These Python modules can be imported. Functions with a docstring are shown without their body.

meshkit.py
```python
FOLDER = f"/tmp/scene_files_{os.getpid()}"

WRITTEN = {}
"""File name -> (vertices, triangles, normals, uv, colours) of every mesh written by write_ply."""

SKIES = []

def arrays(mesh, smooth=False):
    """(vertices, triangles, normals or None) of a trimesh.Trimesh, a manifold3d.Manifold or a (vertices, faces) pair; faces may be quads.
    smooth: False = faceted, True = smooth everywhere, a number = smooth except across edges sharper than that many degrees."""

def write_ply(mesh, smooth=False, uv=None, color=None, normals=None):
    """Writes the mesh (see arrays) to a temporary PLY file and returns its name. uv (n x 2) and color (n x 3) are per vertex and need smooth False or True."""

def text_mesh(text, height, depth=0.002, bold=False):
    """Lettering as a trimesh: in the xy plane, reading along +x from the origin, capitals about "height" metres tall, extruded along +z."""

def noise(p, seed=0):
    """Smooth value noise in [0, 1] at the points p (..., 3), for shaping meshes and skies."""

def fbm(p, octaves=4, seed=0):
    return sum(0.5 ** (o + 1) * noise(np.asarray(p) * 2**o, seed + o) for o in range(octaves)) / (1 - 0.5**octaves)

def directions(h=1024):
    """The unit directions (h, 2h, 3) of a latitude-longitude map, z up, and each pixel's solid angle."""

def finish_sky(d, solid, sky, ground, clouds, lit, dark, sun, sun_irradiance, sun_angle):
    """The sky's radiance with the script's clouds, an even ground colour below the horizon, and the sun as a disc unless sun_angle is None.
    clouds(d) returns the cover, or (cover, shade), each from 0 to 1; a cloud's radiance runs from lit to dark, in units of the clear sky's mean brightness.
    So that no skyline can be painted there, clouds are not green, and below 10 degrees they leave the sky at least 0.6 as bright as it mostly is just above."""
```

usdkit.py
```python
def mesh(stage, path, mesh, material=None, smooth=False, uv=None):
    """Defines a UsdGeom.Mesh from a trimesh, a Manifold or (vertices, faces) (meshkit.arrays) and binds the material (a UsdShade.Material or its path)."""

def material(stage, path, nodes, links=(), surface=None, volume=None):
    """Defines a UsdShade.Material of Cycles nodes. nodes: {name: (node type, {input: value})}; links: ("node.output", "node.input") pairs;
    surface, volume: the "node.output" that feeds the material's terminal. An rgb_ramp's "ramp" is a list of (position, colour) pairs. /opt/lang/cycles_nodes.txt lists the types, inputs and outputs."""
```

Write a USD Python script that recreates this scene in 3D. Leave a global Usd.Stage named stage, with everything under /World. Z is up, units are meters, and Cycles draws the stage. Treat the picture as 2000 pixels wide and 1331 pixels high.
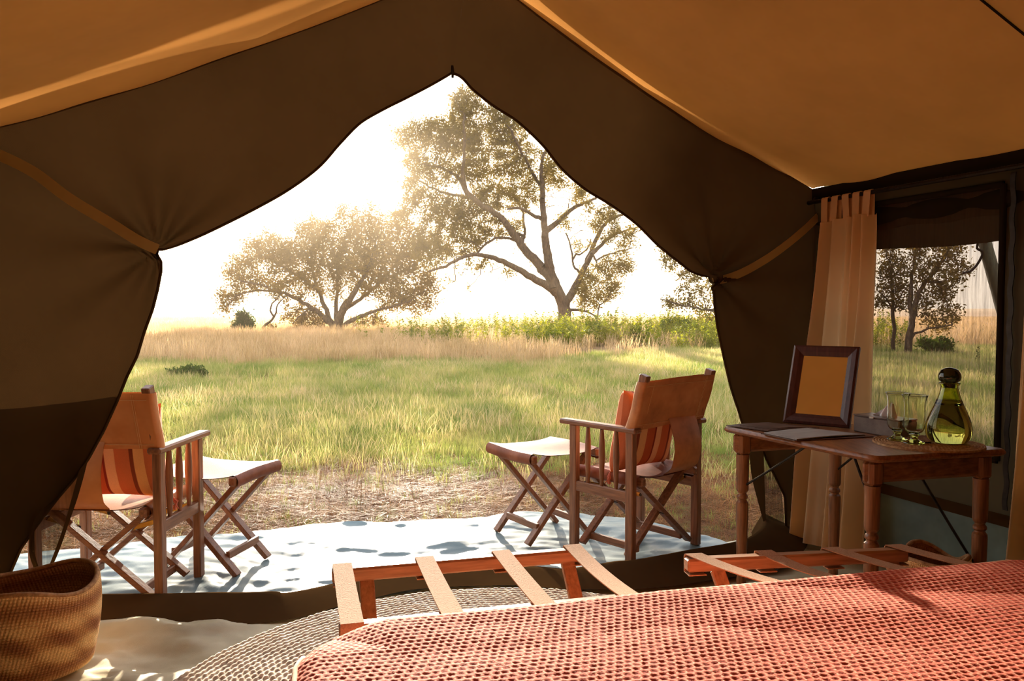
import math, random, re
import numpy as np, trimesh, usdkit, meshkit
from pxr import Usd, UsdGeom, UsdLux, UsdShade, Gf, Sdf, Vt
from scipy.spatial import cKDTree
stage = Usd.Stage.CreateInMemory()
UsdGeom.SetStageUpAxis(stage, 'Z'); UsdGeom.SetStageMetersPerUnit(stage, 1.0)
UsdGeom.Xform.Define(stage, '/World'); UsdGeom.Scope.Define(stage, '/World/Looks')
PI = math.pi

# ------------------------------------------------------------ camera, sky, sun, exposure
FPX, EYE = 1550.0, 1.25                       # focal length in pixels of the 2000 px frame, eye height
PITCH = math.atan(62.5 / FPX)
cam = UsdGeom.Camera.Define(stage, '/World/camera')
cam.CreateHorizontalApertureAttr(36.0); cam.CreateFocalLengthAttr(36.0 * FPX / 2000)
cam.CreateClippingRangeAttr(Gf.Vec2f(0.05, 20000))
cam.AddTranslateOp().Set(Gf.Vec3d(0, 0, EYE)); cam.AddRotateXOp().Set(90 - math.degrees(PITCH))
cam.CreateExposureAttr(-0.45)
SUN = np.array([-.1661, .969, .1827]); SUN /= np.linalg.norm(SUN)
sun = UsdLux.DistantLight.Define(stage, '/World/sun')
sun.CreateAngleAttr(0.6); sun.CreateNormalizeAttr(True); sun.CreateIntensityAttr(7.6); sun.CreateColorAttr(Gf.Vec3f(1.0, .86, .68))
sun.AddTransformOp().Set(Gf.Matrix4d(Gf.Rotation(Gf.Vec3d(0, 0, 1), Gf.Vec3d(*SUN.tolist())), Gf.Vec3d(0, 0, 0)))
dome = UsdLux.DomeLight.Define(stage, '/World/sky')
dome.CreateIntensityAttr(1.0); dome.CreateColorAttr(Gf.Vec3f(1, 1, 1))
sky_look = usdkit.material(stage, '/World/Looks/sky_look', {
    's': ('sky_texture', {'sky_type': 'hosek_wilkie', 'sun_direction': SUN.tolist(), 'turbidity': 5.0, 'ground_albedo': .3}),
    'g': ('geometry', {}), 'sep': ('separate_xyz', {}),
    'r': ('rgb_ramp', {'ramp': [(0, (1.0, .90, .78)), (.12, (1.0, .95, .88)), (.5, (.92, .95, 1.0)), (1, (.75, .85, 1.0))]}),
    'm': ('mix', {'mix_type': 'mix', 'fac': .9}), 'b': ('background_shader', {'strength': 3.0})},
    [('g.position', 'sep.vector'), ('sep.z', 'r.fac'), ('s.color', 'm.color1'), ('r.color', 'm.color2'), ('m.color', 'b.color')], surface='b.background')
UsdShade.MaterialBindingAPI.Apply(dome.GetPrim()).Bind(sky_look)

# ------------------------------------------------------------ helpers: names, tags
used = {}
def numbered(parent, name):
    k = parent + '/' + name; n = used.get(k, 0); used[k] = n + 1
    return k if n == 0 else '%s_%03d' % (k, n)
def tag(p, label=None, cat=None, group=None, kind=None):
    p = p.GetPrim() if hasattr(p, 'GetPrim') else p
    for k, v in (('label', label), ('category', cat), ('group', group), ('kind', kind)):
        if v: p.SetCustomDataByKey(k, v)
    return p
def path_of(parent): return '/World' if parent is None else str(parent.GetPath())
def obj(name, mesh, mat, parent=None, smooth=30, label=None):
    m = usdkit.mesh(stage, numbered(path_of(parent), name), mesh, MAT[mat] if isinstance(mat, str) else mat, smooth)
    if label: tag(m, label)
    return m.GetPrim()
def thing(name, label, cat, loc=(0, 0, 0), rotz=0, group=None, kind=None):
    x = UsdGeom.Xform.Define(stage, numbered('/World', name))
    x.AddTranslateOp().Set(Gf.Vec3d(*map(float, loc))); x.AddRotateZOp().Set(math.degrees(rotz))
    return tag(x, label, cat, group, kind)

# ------------------------------------------------------------ helpers: projection used to read the places of things
CP, SP = math.cos(PITCH), math.sin(PITCH)
def ray(px, py):
    a, u = (px - 1000) / FPX, (665.5 - py) / FPX
    return np.array([a, CP + u * SP, -SP + u * CP])
def on_z(px, py, z=0.0):
    r = ray(px, py); return np.array([0, 0, EYE]) + (z - EYE) / r[2] * r
def on_Y(px, py, Y):
    r = ray(px, py); return np.array([0, 0, EYE]) + Y / r[1] * r
# tent frame: a across (right +), b outwards through the door, z up
TA = math.radians(21.0)
EX, EY_ = np.array([math.cos(TA), math.sin(TA), 0]), np.array([-math.sin(TA), math.cos(TA), 0])
TO = np.array([-.217, 3.707, 0]); HW, EAVE, RIDGE, BACK = 2.02, 1.90, 2.84, -4.9
def T(a, b, z):
    a, b, z = np.broadcast_arrays(np.asarray(a, float), np.asarray(b, float), np.asarray(z, float))
    return TO + a[..., None] * EX + b[..., None] * EY_ + z[..., None] * np.array([0, 0, 1.0])
def front(px, py):
    r = ray(px, py); c = np.array([0, 0, EYE]) - TO; p = c - (c @ EY_) / (r @ EY_) * r; return p @ EX, p[2]
def side(px, py, a=HW):
    r = ray(px, py); c = np.array([0, 0, EYE]) - TO - a * EX; p = c - (c @ EX) / (r @ EX) * r; return p @ EY_, p[2]

# ------------------------------------------------------------ helpers: meshes
def cat(*ms):
    ms = [m for m in ms if m is not None]
    vs, fs, n = [], [], 0
    for m in ms:
        v, f = (m.vertices, m.faces) if hasattr(m, 'vertices') else m
        v, f = np.asarray(v, float), np.asarray(f, int)
        if f.shape[1] == 4: f = np.vstack([f[:, [0, 1, 2]], f[:, [0, 2, 3]]])
        vs.append(v); fs.append(f + n); n += len(v)
    return np.vstack(vs), np.vstack(fs)
def hull(p): 
    h = trimesh.convex.convex_hull(np.asarray(p)); return np.array(h.vertices), np.array(h.faces)
_bx = {}
def box(c, s, bev=.004):
    s = np.asarray(s, float); bev = min(bev, s.min() * .45)
    sg = np.array([[x, y, z] for x in (-1, 1) for y in (-1, 1) for z in (-1, 1)], float)
    pts = []
    for k in range(3):
        e = s / 2 - bev; e[k] = s[k] / 2; pts.append(sg * e)
    v, f = hull(np.vstack(pts)); return v + np.asarray(c, float), f
def xf(m, M=None, t=(0, 0, 0)):
    v, f = m; v = np.asarray(v, float)
    if M is not None: v = v @ np.asarray(M).T
    return v + np.asarray(t, float), f
def rotz(a): return np.array([[math.cos(a), -math.sin(a), 0], [math.sin(a), math.cos(a), 0], [0, 0, 1]])
def frame_of(d, up=(0, 0, 1)):
    d = np.asarray(d, float); d = d / np.linalg.norm(d); up = np.asarray(up, float)
    if abs(d @ up) > .99: up = np.array([0, 1.0, 0])
    s = np.cross(d, up); s /= np.linalg.norm(s); u = np.cross(s, d); return s, d, u
def bar(p0, p1, w, h, up=(0, 0, 1), bev=.003):
    p0, p1 = np.asarray(p0, float), np.asarray(p1, float); L = np.linalg.norm(p1 - p0)
    s, d, u = frame_of(p1 - p0, up)
    return xf(box((0, 0, 0), (w, L, h), bev), np.stack([s, d, u], 1), (p0 + p1) / 2)
def tube(path, r, n=8, cap=True):
    p = np.asarray(path, float); r = np.broadcast_to(np.asarray(r, float), (len(p),))
    t = np.gradient(p, axis=0); t /= np.linalg.norm(t, axis=1, keepdims=True) + 1e-12
    ref = np.array([0, 0, 1.0]) if abs(t[:, 2]).max() < .95 else np.array([.31, .95, .05])
    a = np.cross(t, ref); a /= np.linalg.norm(a, axis=1, keepdims=True) + 1e-9; b = np.cross(t, a)
    an = np.arange(n) * 2 * PI / n
    v = (p[:, None] + r[:, None, None] * (np.cos(an)[None, :, None] * a[:, None] + np.sin(an)[None, :, None] * b[:, None])).reshape(-1, 3)
    i, j = np.meshgrid(np.arange(len(p) - 1), np.arange(n), indexing='ij')
    q = np.stack([i * n + j, i * n + (j + 1) % n, (i + 1) * n + (j + 1) % n, (i + 1) * n + j], -1).reshape(-1, 4)
    f = np.vstack([q[:, [0, 2, 1]], q[:, [0, 3, 2]]])
    if cap:
        k = len(v); v = np.vstack([v, p[:1], p[-1:]]); m = (len(p) - 1) * n; jj = np.arange(n)
        f = np.vstack([f, np.stack([np.full(n, k), jj, (jj + 1) % n], 1), np.stack([np.full(n, k + 1), m + (jj + 1) % n, m + jj], 1)])
    return v, f
def lathe(prof, n=32, c=(0, 0, 0)):
    prof = np.asarray(prof, float); m = len(prof); an = np.arange(n) * 2 * PI / n
    v = np.stack([prof[:, :1] * np.cos(an), prof[:, :1] * np.sin(an), np.broadcast_to(prof[:, 1:], (m, n))], -1).reshape(-1, 3)
    i, j = np.meshgrid(np.arange(m - 1), np.arange(n), indexing='ij')
    q = np.stack([i * n + j, i * n + (j + 1) % n, (i + 1) * n + (j + 1) % n, (i + 1) * n + j], -1).reshape(-1, 4)
    return v + np.asarray(c, float), np.vstack([q[:, [0, 1, 2]], q[:, [0, 2, 3]]])
def grid(P, closed_u=False):
    P = np.asarray(P, float); nu, nv = P.shape[:2]; k = nu if closed_u else nu - 1
    i, j = np.meshgrid(np.arange(k), np.arange(nv - 1), indexing='ij'); i2 = (i + 1) % nu
    q = np.stack([i * nv + j, i2 * nv + j, i2 * nv + j + 1, i * nv + j + 1], -1).reshape(-1, 4)
    return P.reshape(-1, 3), np.vstack([q[:, [0, 1, 2]], q[:, [0, 2, 3]]])
def ribbon(path, up, width, thick=.002, n=None):
    """a flat strap: path points, up = direction of its width at each point"""
    p = np.asarray(path, float); w = np.broadcast_to(np.asarray(up, float), p.shape); w = w / np.linalg.norm(w, axis=1, keepdims=True) * np.broadcast_to(np.asarray(width, float), (len(p),))[:, None] / 2
    t = np.gradient(p, axis=0); nn = np.cross(t, w); nn /= np.linalg.norm(nn, axis=1, keepdims=True) + 1e-12; nn = nn * thick / 2
    ring = np.stack([p - w - nn, p + w - nn, p + w + nn, p - w + nn], 0)
    v, f = grid(ring, True); m = len(p)
    return v, np.vstack([f, [[0, m, 2 * m], [0, 2 * m, 3 * m], [m - 1, 3 * m - 1, 2 * m - 1], [m - 1, 4 * m - 1, 3 * m - 1]]])
def resample(pts, n, smooth=True):
    from scipy.interpolate import PchipInterpolator
    p = np.asarray(pts, float); d = np.r_[0, np.cumsum(np.linalg.norm(np.diff(p, axis=0), axis=1))]
    t = np.linspace(0, d[-1], n)
    if smooth: return PchipInterpolator(d, p, axis=0)(t)
    return np.stack([np.interp(t, d, p[:, k]) for k in range(p.shape[1])], 1)
def fbm(p, o=3, seed=0): return meshkit.fbm(np.asarray(p, float), o, seed) - .5
def primvar(prim, name, values):
    UsdGeom.PrimvarsAPI(prim).CreatePrimvar(name, Sdf.ValueTypeNames.FloatArray, 'vertex').Set(Vt.FloatArray.FromNumpy(np.asarray(values, np.float32)))

# ------------------------------------------------------------ materials
MAT = {}
def c(*rgb): return tuple(((x / 255 + .055) / 1.055) ** 2.4 if x > 10 else x / 255 / 12.92 for x in rgb)
def mk(name, nodes, links, surface='p.BSDF', volume=None):
    MAT[name] = usdkit.material(stage, '/World/Looks/' + name, nodes, links, surface=surface, volume=volume); return MAT[name]
def pbr(name, stops, scale=8, stretch=(1, 1, 1), rough=.6, bump=.2, dist=.003, detail=4, coord='object', spec=.4, fine=None, rotation=(0, 0, 0), **kw):
    n = {'tc': ('texture_coordinate', {}), 'mp': ('mapping', {'mapping_type': 'point', 'scale': tuple(stretch), 'rotation': rotation}),
         'n': ('noise_texture', {'scale': scale, 'detail': detail, 'roughness': .6}), 'r': ('rgb_ramp', {'ramp': stops}),
         'b': ('bump', {'strength': bump, 'distance': dist}), 'p': ('principled_bsdf', {'roughness': rough, 'specular_ior_level': spec, **kw})}
    l = [('tc.object', 'mp.vector'), ('mp.vector', 'n.vector'), ('n.fac', 'r.fac'), ('r.color', 'p.base_color'), ('b.normal', 'p.normal')]
    if fine:
        n['n2'] = ('noise_texture', {'scale': fine, 'detail': 2}); l += [('tc.object', 'n2.vector'), ('n2.fac', 'b.height')]
    else: l.append(('n.fac', 'b.height'))
    return mk(name, n, l)
def wood(name, dark, light, axis, rough=.45):
    st = [14, 14, 14]; st['xyz'.index(axis)] = 1.1
    return pbr(name, [(.25, dark), (.5, tuple((a + b) / 2 for a, b in zip(dark, light))), (.75, light)], 6, st, rough, .25, .002, 5)
for ax in 'xyz':
    wood('teak_' + ax, c(98, 62, 42), c(160, 110, 76), ax, .42)
    wood('rack_wood_' + ax, c(134, 94, 64), c(190, 142, 102), ax, .5)
    wood('table_wood_' + ax, c(92, 56, 32), c(164, 108, 66), ax, .36)
wood('mirror_frame_wood', c(58, 30, 26), c(88, 48, 40), 'z', .4)
wood('pole_wood', c(70, 66, 44), c(120, 112, 76), 'z', .7)
def canvas(name, col, trans, fac, weave=900, var=.25, rough=.9, stretch=(1, 1, 1), vs=2.2):
    dk = tuple(x * (1 - var) for x in col)
    tdk = tuple(x * (1 - var) for x in trans)
    mk(name, {'tc': ('texture_coordinate', {}), 'mp': ('mapping', {'mapping_type': 'point', 'scale': stretch}), 'n': ('noise_texture', {'scale': vs, 'detail': 5, 'roughness': .65}),
              'w': ('noise_texture', {'scale': weave, 'detail': 1}), 'b': ('bump', {'strength': .35, 'distance': .001}),
              'r': ('rgb_ramp', {'ramp': [(.3, dk), (.7, col)]}), 'rt': ('rgb_ramp', {'ramp': [(.3, tdk), (.7, trans)]}),
              'd': ('diffuse_bsdf', {'roughness': .5}), 't': ('translucent_bsdf', {}), 'p': ('mix_closure', {'fac': fac})},
       [('tc.object', 'mp.vector'), ('mp.vector', 'n.vector'), ('tc.object', 'w.vector'), ('w.fac', 'b.height'), ('n.fac', 'r.fac'), ('n.fac', 'rt.fac'), ('r.color', 'd.color'), ('rt.color', 't.color'),
        ('b.normal', 'd.normal'), ('d.BSDF', 'p.closure1'), ('t.BSDF', 'p.closure2')], surface='p.closure')
canvas('roof_canvas', c(214, 170, 116), c(232, 166, 94), .40, var=.14)
canvas('fly_canvas', c(150, 140, 106), c(160, 146, 104), .42, var=.1)
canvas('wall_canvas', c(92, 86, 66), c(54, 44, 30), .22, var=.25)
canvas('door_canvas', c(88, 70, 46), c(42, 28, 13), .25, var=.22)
canvas('strap_canvas', c(196, 170, 112), c(170, 130, 70), .25)
canvas('awning_canvas', c(52, 46, 36), c(60, 50, 34), .1)
canvas('curtain_cotton', c(246, 218, 174), c(246, 210, 156), .4, weave=1400, var=.1)
canvas('sill_canvas', c(84, 62, 38), c(90, 60, 34), .15)
pbr('wall_vinyl', [(.3, c(78, 96, 90)), (.7, c(108, 128, 120))], 5, rough=.32, bump=.35, dist=.01, spec=.5)
def pvc(name, a, b, rough):
    mk(name, {'tc': ('texture_coordinate', {}), 'n': ('noise_texture', {'scale': 3.0, 'detail': 5}), 'w': ('noise_texture', {'scale': 420, 'detail': 1}), 'r': ('rgb_ramp', {'ramp': [(.3, a), (.7, b)]}),
              'b': ('bump', {'strength': .25, 'distance': .0015}), 'p': ('principled_bsdf', {'roughness': rough, 'specular_ior_level': .2})},
       [('tc.object', 'n.vector'), ('tc.object', 'w.vector'), ('n.fac', 'r.fac'), ('r.color', 'p.base_color'), ('w.fac', 'b.height'), ('b.normal', 'p.normal')])
pvc('floor_pvc', c(166, 154, 122), c(206, 194, 160), .36)
pvc('sheet_pvc', c(92, 112, 116), c(122, 142, 146), .36)
pbr('leather', [(.3, c(150, 92, 52)), (.55, c(190, 124, 74)), (.8, c(208, 148, 96))], 7, rough=.45, bump=.3, dist=.0015, fine=260)
pbr('leather_light', [(.3, c(190, 118, 66)), (.55, c(208, 138, 84)), (.8, c(222, 158, 104))], 6, rough=.5, bump=.3, dist=.0015, fine=260)
pbr('leather_stool', [(.3, c(112, 62, 42)), (.55, c(142, 84, 60)), (.8, c(164, 106, 80))], 7, rough=.5, bump=.3, dist=.002, fine=200, spec=.15)
pbr('stitching', [(0, c(206, 160, 110)), (1, c(220, 180, 130))], 40)
pbr('brass', [(.2, c(150, 110, 50)), (.8, c(196, 156, 84))], 30, rough=.35, metallic=.9)
pbr('dark_metal', [(.2, c(36, 30, 26)), (.8, c(60, 52, 46))], 30, rough=.45, metallic=.7)
pbr('webbing', [(.3, c(164, 126, 96)), (.7, c(192, 154, 124))], 240, rough=.85, bump=.8, dist=.002, spec=.1)
pbr('black_leather', [(.3, c(92, 80, 74)), (.7, c(134, 120, 112))], 12, rough=.28, bump=.3, dist=.0015, fine=200)
pbr('tissue_paper', [(0, c(226, 226, 230)), (1, c(240, 240, 244))], 20, rough=.9)
pbr('page_paper', [(.3, c(150, 146, 142)), (.7, c(176, 172, 168))], 14, (1, 8, 1), rough=.7)
pbr('brown_cover', [(.3, c(74, 50, 38)), (.7, c(104, 74, 56))], 12, rough=.5)
pbr('straw_weave', [(.25, c(120, 84, 50)), (.5, c(170, 126, 80)), (.75, c(204, 164, 112))], 60, rough=.75, bump=.5, dist=.002)
pbr('rug_fibre', [(.25, c(128, 106, 86)), (.5, c(196, 174, 148)), (.75, c(228, 212, 190))], 38, rough=.85, bump=.6, dist=.003)
pbr('mattress_ticking', [(0, c(200, 180, 160)), (1, c(216, 198, 178))], 10, rough=.9)
pbr('hem_cotton', [(0, c(240, 206, 180)), (1, c(248, 220, 196))], 90, rough=.9)  # cream that paints the sunlit rim of the coverlet
pbr('bark', [(.3, c(60, 46, 36)), (.55, c(96, 76, 58)), (.8, c(124, 100, 78))], 5, (4, 4, 1), .9, .8, .06, 6)
def ramp_by(name, attr, stops, rough=.8, noise=0, const=False, bump=.5, bscale=220):
    n = {'a': ('attribute', {'attribute': attr}), 'r': ('rgb_ramp', {'ramp': stops, 'interpolate': not const}), 'tc': ('texture_coordinate', {}), 'w': ('noise_texture', {'scale': bscale, 'detail': 3}),
         'b': ('bump', {'strength': bump, 'distance': .002}), 'hs': ('hsv', {}), 'mr': ('map_range', {'from_min': .2, 'from_max': .8, 'to_min': 1 - noise, 'to_max': 1 + noise}), 'p': ('principled_bsdf', {'roughness': rough, 'specular_ior_level': .25})}
    mk(name, n, [('a.fac', 'r.fac'), ('tc.object', 'w.vector'), ('w.fac', 'b.height'), ('b.normal', 'p.normal'), ('w.fac', 'mr.value'), ('mr.result', 'hs.value'), ('r.color', 'hs.color'), ('hs.color', 'p.base_color')])
ramp_by('coverlet_weave', 'yarn', [(0, c(116, 36, 24)), (.4, c(190, 74, 50)), (.7, c(216, 104, 74)), (1, c(244, 186, 154))], .85, .22)
ramp_by('basket_weave', 'band', [(0, c(142, 92, 62)), (.5, c(190, 142, 92)), (1, c(234, 198, 140))], .7, .25)
STR = [(0, c(198, 114, 74)), (.14, c(198, 114, 74)), (.141, c(136, 66, 46)), (.18, c(136, 66, 46)), (.181, c(232, 176, 120)), (.30, c(232, 176, 120)), (.301, c(192, 98, 62)), (.44, c(192, 98, 62)),
       (.441, c(140, 52, 40)), (.47, c(140, 52, 40)), (.471, c(236, 190, 150)), (.58, c(236, 190, 150)), (.581, c(204, 118, 80)), (.74, c(204, 118, 80)), (.741, c(136, 66, 46)), (.78, c(136, 66, 46)), (.781, c(232, 176, 120)), (.88, c(232, 176, 120)), (.881, c(198, 114, 74)), (1, c(198, 114, 74))]
ramp_by('cushion_stripe', 'stripe', STR, .9, .06, bump=.2)
pbr('tassel_yarn', [(0, c(206, 110, 90)), (1, c(226, 140, 116))], 80, rough=.9)
pbr('silver_button', [(0, c(180, 180, 180)), (1, c(200, 200, 200))], 10, rough=.2, metallic=1.0)
mk('green_glass', {'p': ('principled_bsdf', {'base_color': (.62, .66, .16), 'roughness': .02, 'ior': 1.46, 'transmission_weight': 1.0})}, [])
mk('dark_glass', {'p': ('principled_bsdf', {'base_color': (.03, .03, .01), 'roughness': .03, 'ior': 1.5, 'transmission_weight': .6, 'specular_ior_level': .7})}, [])
mk('pale_green_glass', {'p': ('principled_bsdf', {'base_color': (.93, .95, .80), 'roughness': .02, 'ior': 1.3, 'transmission_weight': 1.0})}, [])
mk('mirror_glass', {'g': ('glossy_bsdf', {'color': (.86, .82, .74), 'roughness': .04})}, [], surface='g.BSDF')
# woven insect screen: threads (dark, slightly see-through cloth) between open gaps; uneven vertical streaks of the thread
def screen(name, open_min, open_max, tint, col):
    mk(name, {'g': ('geometry', {}), 'mp': ('mapping', {'mapping_type': 'point', 'scale': (90, 90, 5)}), 'n': ('noise_texture', {'scale': 1.0, 'detail': 4, 'roughness': .6}),
              'mr': ('map_range', {'from_min': .3, 'from_max': .7, 'to_min': open_min, 'to_max': open_max}),
              't': ('transparent_bsdf', {'color': tint}), 'd': ('diffuse_bsdf', {'color': col}), 'p': ('mix_closure', {})},
       [('g.position', 'mp.vector'), ('mp.vector', 'n.vector'), ('n.fac', 'mr.value'), ('mr.result', 'p.fac'), ('d.BSDF', 'p.closure1'), ('t.BSDF', 'p.closure2')], surface='p.closure')
screen('window_screen', .26, .54, (.80, .78, .78), c(84, 70, 54))
screen('door_netting', .25, .5, (.9, .9, .85), c(60, 50, 36))
def leafy(name, stops, trans, fac=.45, pos_scale=.35, rough=.6):
    """leaves and blades: colour varies from patch to patch and from plant to plant; thin, so light passes"""
    tr = [(p, tuple(min(1, x * k) for x, k in zip(col, trans))) for p, col in stops]
    mk(name, {'g': ('geometry', {}), 'oi': ('object_info', {}), 'n': ('noise_texture', {'scale': pos_scale, 'detail': 3}), 'a': ('math', {'math_type': 'multiply_add', 'value2': .30, 'value3': -.15}),
              's': ('math', {'math_type': 'add'}), 'r': ('rgb_ramp', {'ramp': stops}), 'rt': ('rgb_ramp', {'ramp': tr}), 'd': ('principled_bsdf', {'roughness': rough, 'specular_ior_level': .12}), 't': ('translucent_bsdf', {}), 'p': ('mix_closure', {'fac': fac})},
       [('g.position', 'n.vector'), ('oi.random', 'a.value1'), ('n.fac', 's.value1'), ('a.value', 's.value2'), ('s.value', 'r.fac'), ('s.value', 'rt.fac'), ('r.color', 'd.base_color'), ('rt.color', 't.color'), ('d.BSDF', 'p.closure1'), ('t.BSDF', 'p.closure2')], surface='p.closure')
leafy('leaf_acacia', [(.3, c(90, 78, 36)), (.7, c(128, 112, 56))], (1.3, 1.2, .7), .4)
leafy('leaf_bush', [(.3, c(92, 76, 40)), (.7, c(126, 106, 60))], (1.3, 1.15, .7), .35)
leafy('leaf_dark', [(.3, c(46, 66, 30)), (.7, c(84, 100, 44))], (1.2, 1.3, .7), .35)
leafy('leaf_weed', [(.3, c(96, 108, 40)), (.7, c(168, 164, 64))], (1.25, 1.2, .6), .5, 1.2)
leafy('grass_green', [(.25, c(112, 138, 66)), (.5, c(158, 164, 88)), (.75, c(204, 190, 128))], (1.06, 1.06, .82), .45, .9)
leafy('grass_mid', [(.25, c(160, 160, 104)), (.5, c(204, 184, 136)), (.75, c(222, 192, 156))], (1.1, 1.1, .8), .45, .6)
leafy('grass_dry', [(.25, c(176, 150, 106)), (.5, c(204, 176, 134)), (.75, c(218, 188, 154))], (1.08, 1.0, .85), .45, .4)
leafy('grass_straw', [(.25, c(96, 56, 26)), (.5, c(146, 92, 46)), (.75, c(184, 132, 76))], (1.0, 1.0, .9), .22, 3)
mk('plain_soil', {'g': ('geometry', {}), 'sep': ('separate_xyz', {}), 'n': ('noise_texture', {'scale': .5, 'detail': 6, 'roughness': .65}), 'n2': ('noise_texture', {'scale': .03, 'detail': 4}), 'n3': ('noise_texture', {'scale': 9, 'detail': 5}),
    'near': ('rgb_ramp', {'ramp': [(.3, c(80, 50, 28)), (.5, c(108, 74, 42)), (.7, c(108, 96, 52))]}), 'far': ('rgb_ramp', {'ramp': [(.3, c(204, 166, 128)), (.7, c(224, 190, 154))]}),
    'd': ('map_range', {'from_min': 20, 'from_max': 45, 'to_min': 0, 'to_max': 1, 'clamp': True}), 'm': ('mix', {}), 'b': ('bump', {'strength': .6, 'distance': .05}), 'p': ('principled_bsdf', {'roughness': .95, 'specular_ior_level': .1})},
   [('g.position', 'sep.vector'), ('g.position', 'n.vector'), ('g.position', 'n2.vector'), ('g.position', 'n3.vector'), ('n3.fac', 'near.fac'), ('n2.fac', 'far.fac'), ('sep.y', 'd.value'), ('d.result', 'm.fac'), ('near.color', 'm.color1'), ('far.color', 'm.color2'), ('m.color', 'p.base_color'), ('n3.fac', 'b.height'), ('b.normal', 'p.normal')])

# ------------------------------------------------------------ the setting: ground, tent floor, roof, walls
def ground_z(x, y):
    """level by the tent, gently uneven further out"""
    d = np.hypot(x, y); w = np.clip((d - 7) / 25, 0, 1)
    return -.03 - .06 * np.clip((5.5 - d) / .8, 0, 1) + w * .10 * fbm(np.stack([x * .12, y * .12, x * 0], -1), 3, 5)
rr = np.r_[0, np.geomspace(2.0, 9000, 90)]; an = np.linspace(0, 2 * PI, 181)
R_, A_ = np.meshgrid(rr, an, indexing='ij'); X_, Y_ = R_ * np.cos(A_), R_ * np.sin(A_)
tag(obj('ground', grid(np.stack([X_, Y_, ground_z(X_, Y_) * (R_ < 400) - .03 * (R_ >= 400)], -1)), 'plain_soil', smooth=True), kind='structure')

def wrinkle(x, y, s=1.0):
    p = np.stack([x, y, x * 0], -1)
    q = p + .25 * np.stack([fbm(p * 1.7, 2, 15), fbm(p * 1.7 + 9, 2, 16), x * 0], -1)
    a = fbm(q * [1.8, 4.2, 1], 3, 11); b = fbm(q * [3.6, 9, 1] + 7.3, 2, 12); d = fbm(q * [9, 17, 1] + 3.3, 2, 13)
    return s * (.034 * (a + .25) + .028 * (np.sqrt(b * b + .002) - .045) + .018 * d)
def cloth_floor(poly, step, z0, amp, fade=None):
    """a ground sheet: points inside the outline, wrinkled"""
    import shapely
    pg = shapely.Polygon(poly); x0, y0, x1, y1 = pg.bounds
    gx, gy = np.meshgrid(np.arange(x0, x1, step), np.arange(y0, y1, step))
    pts = np.stack([gx.ravel(), gy.ravel()], 1); inn = shapely.contains_xy(pg.buffer(-step * .4), pts[:, 0], pts[:, 1]); pts = pts[inn]
    rim = np.array([pg.exterior.interpolate(t).coords[0] for t in np.arange(0, pg.length, step)])
    pts = np.vstack([pts, rim])
    from scipy.spatial import Delaunay
    tri = Delaunay(pts).simplices; cen = pts[tri].mean(1); tri = tri[shapely.contains_xy(pg, cen[:, 0], cen[:, 1])]
    e1, e2 = pts[tri[:, 1]] - pts[tri[:, 0]], pts[tri[:, 2]] - pts[tri[:, 0]]; fl = e1[:, 0] * e2[:, 1] - e1[:, 1] * e2[:, 0] < 0; tri[fl] = tri[fl][:, ::-1]
    z = z0 + wrinkle(pts[:, 0], pts[:, 1], amp(pts[:, 0], pts[:, 1]) if callable(amp) else amp)
    return np.column_stack([pts, z]), tri
fl_poly = [T(a, b, 0)[:2] for a, b in ((-HW - .04, BACK), (HW + .04, BACK), (HW + .04, 0), (-HW - .04, 0))]
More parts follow.
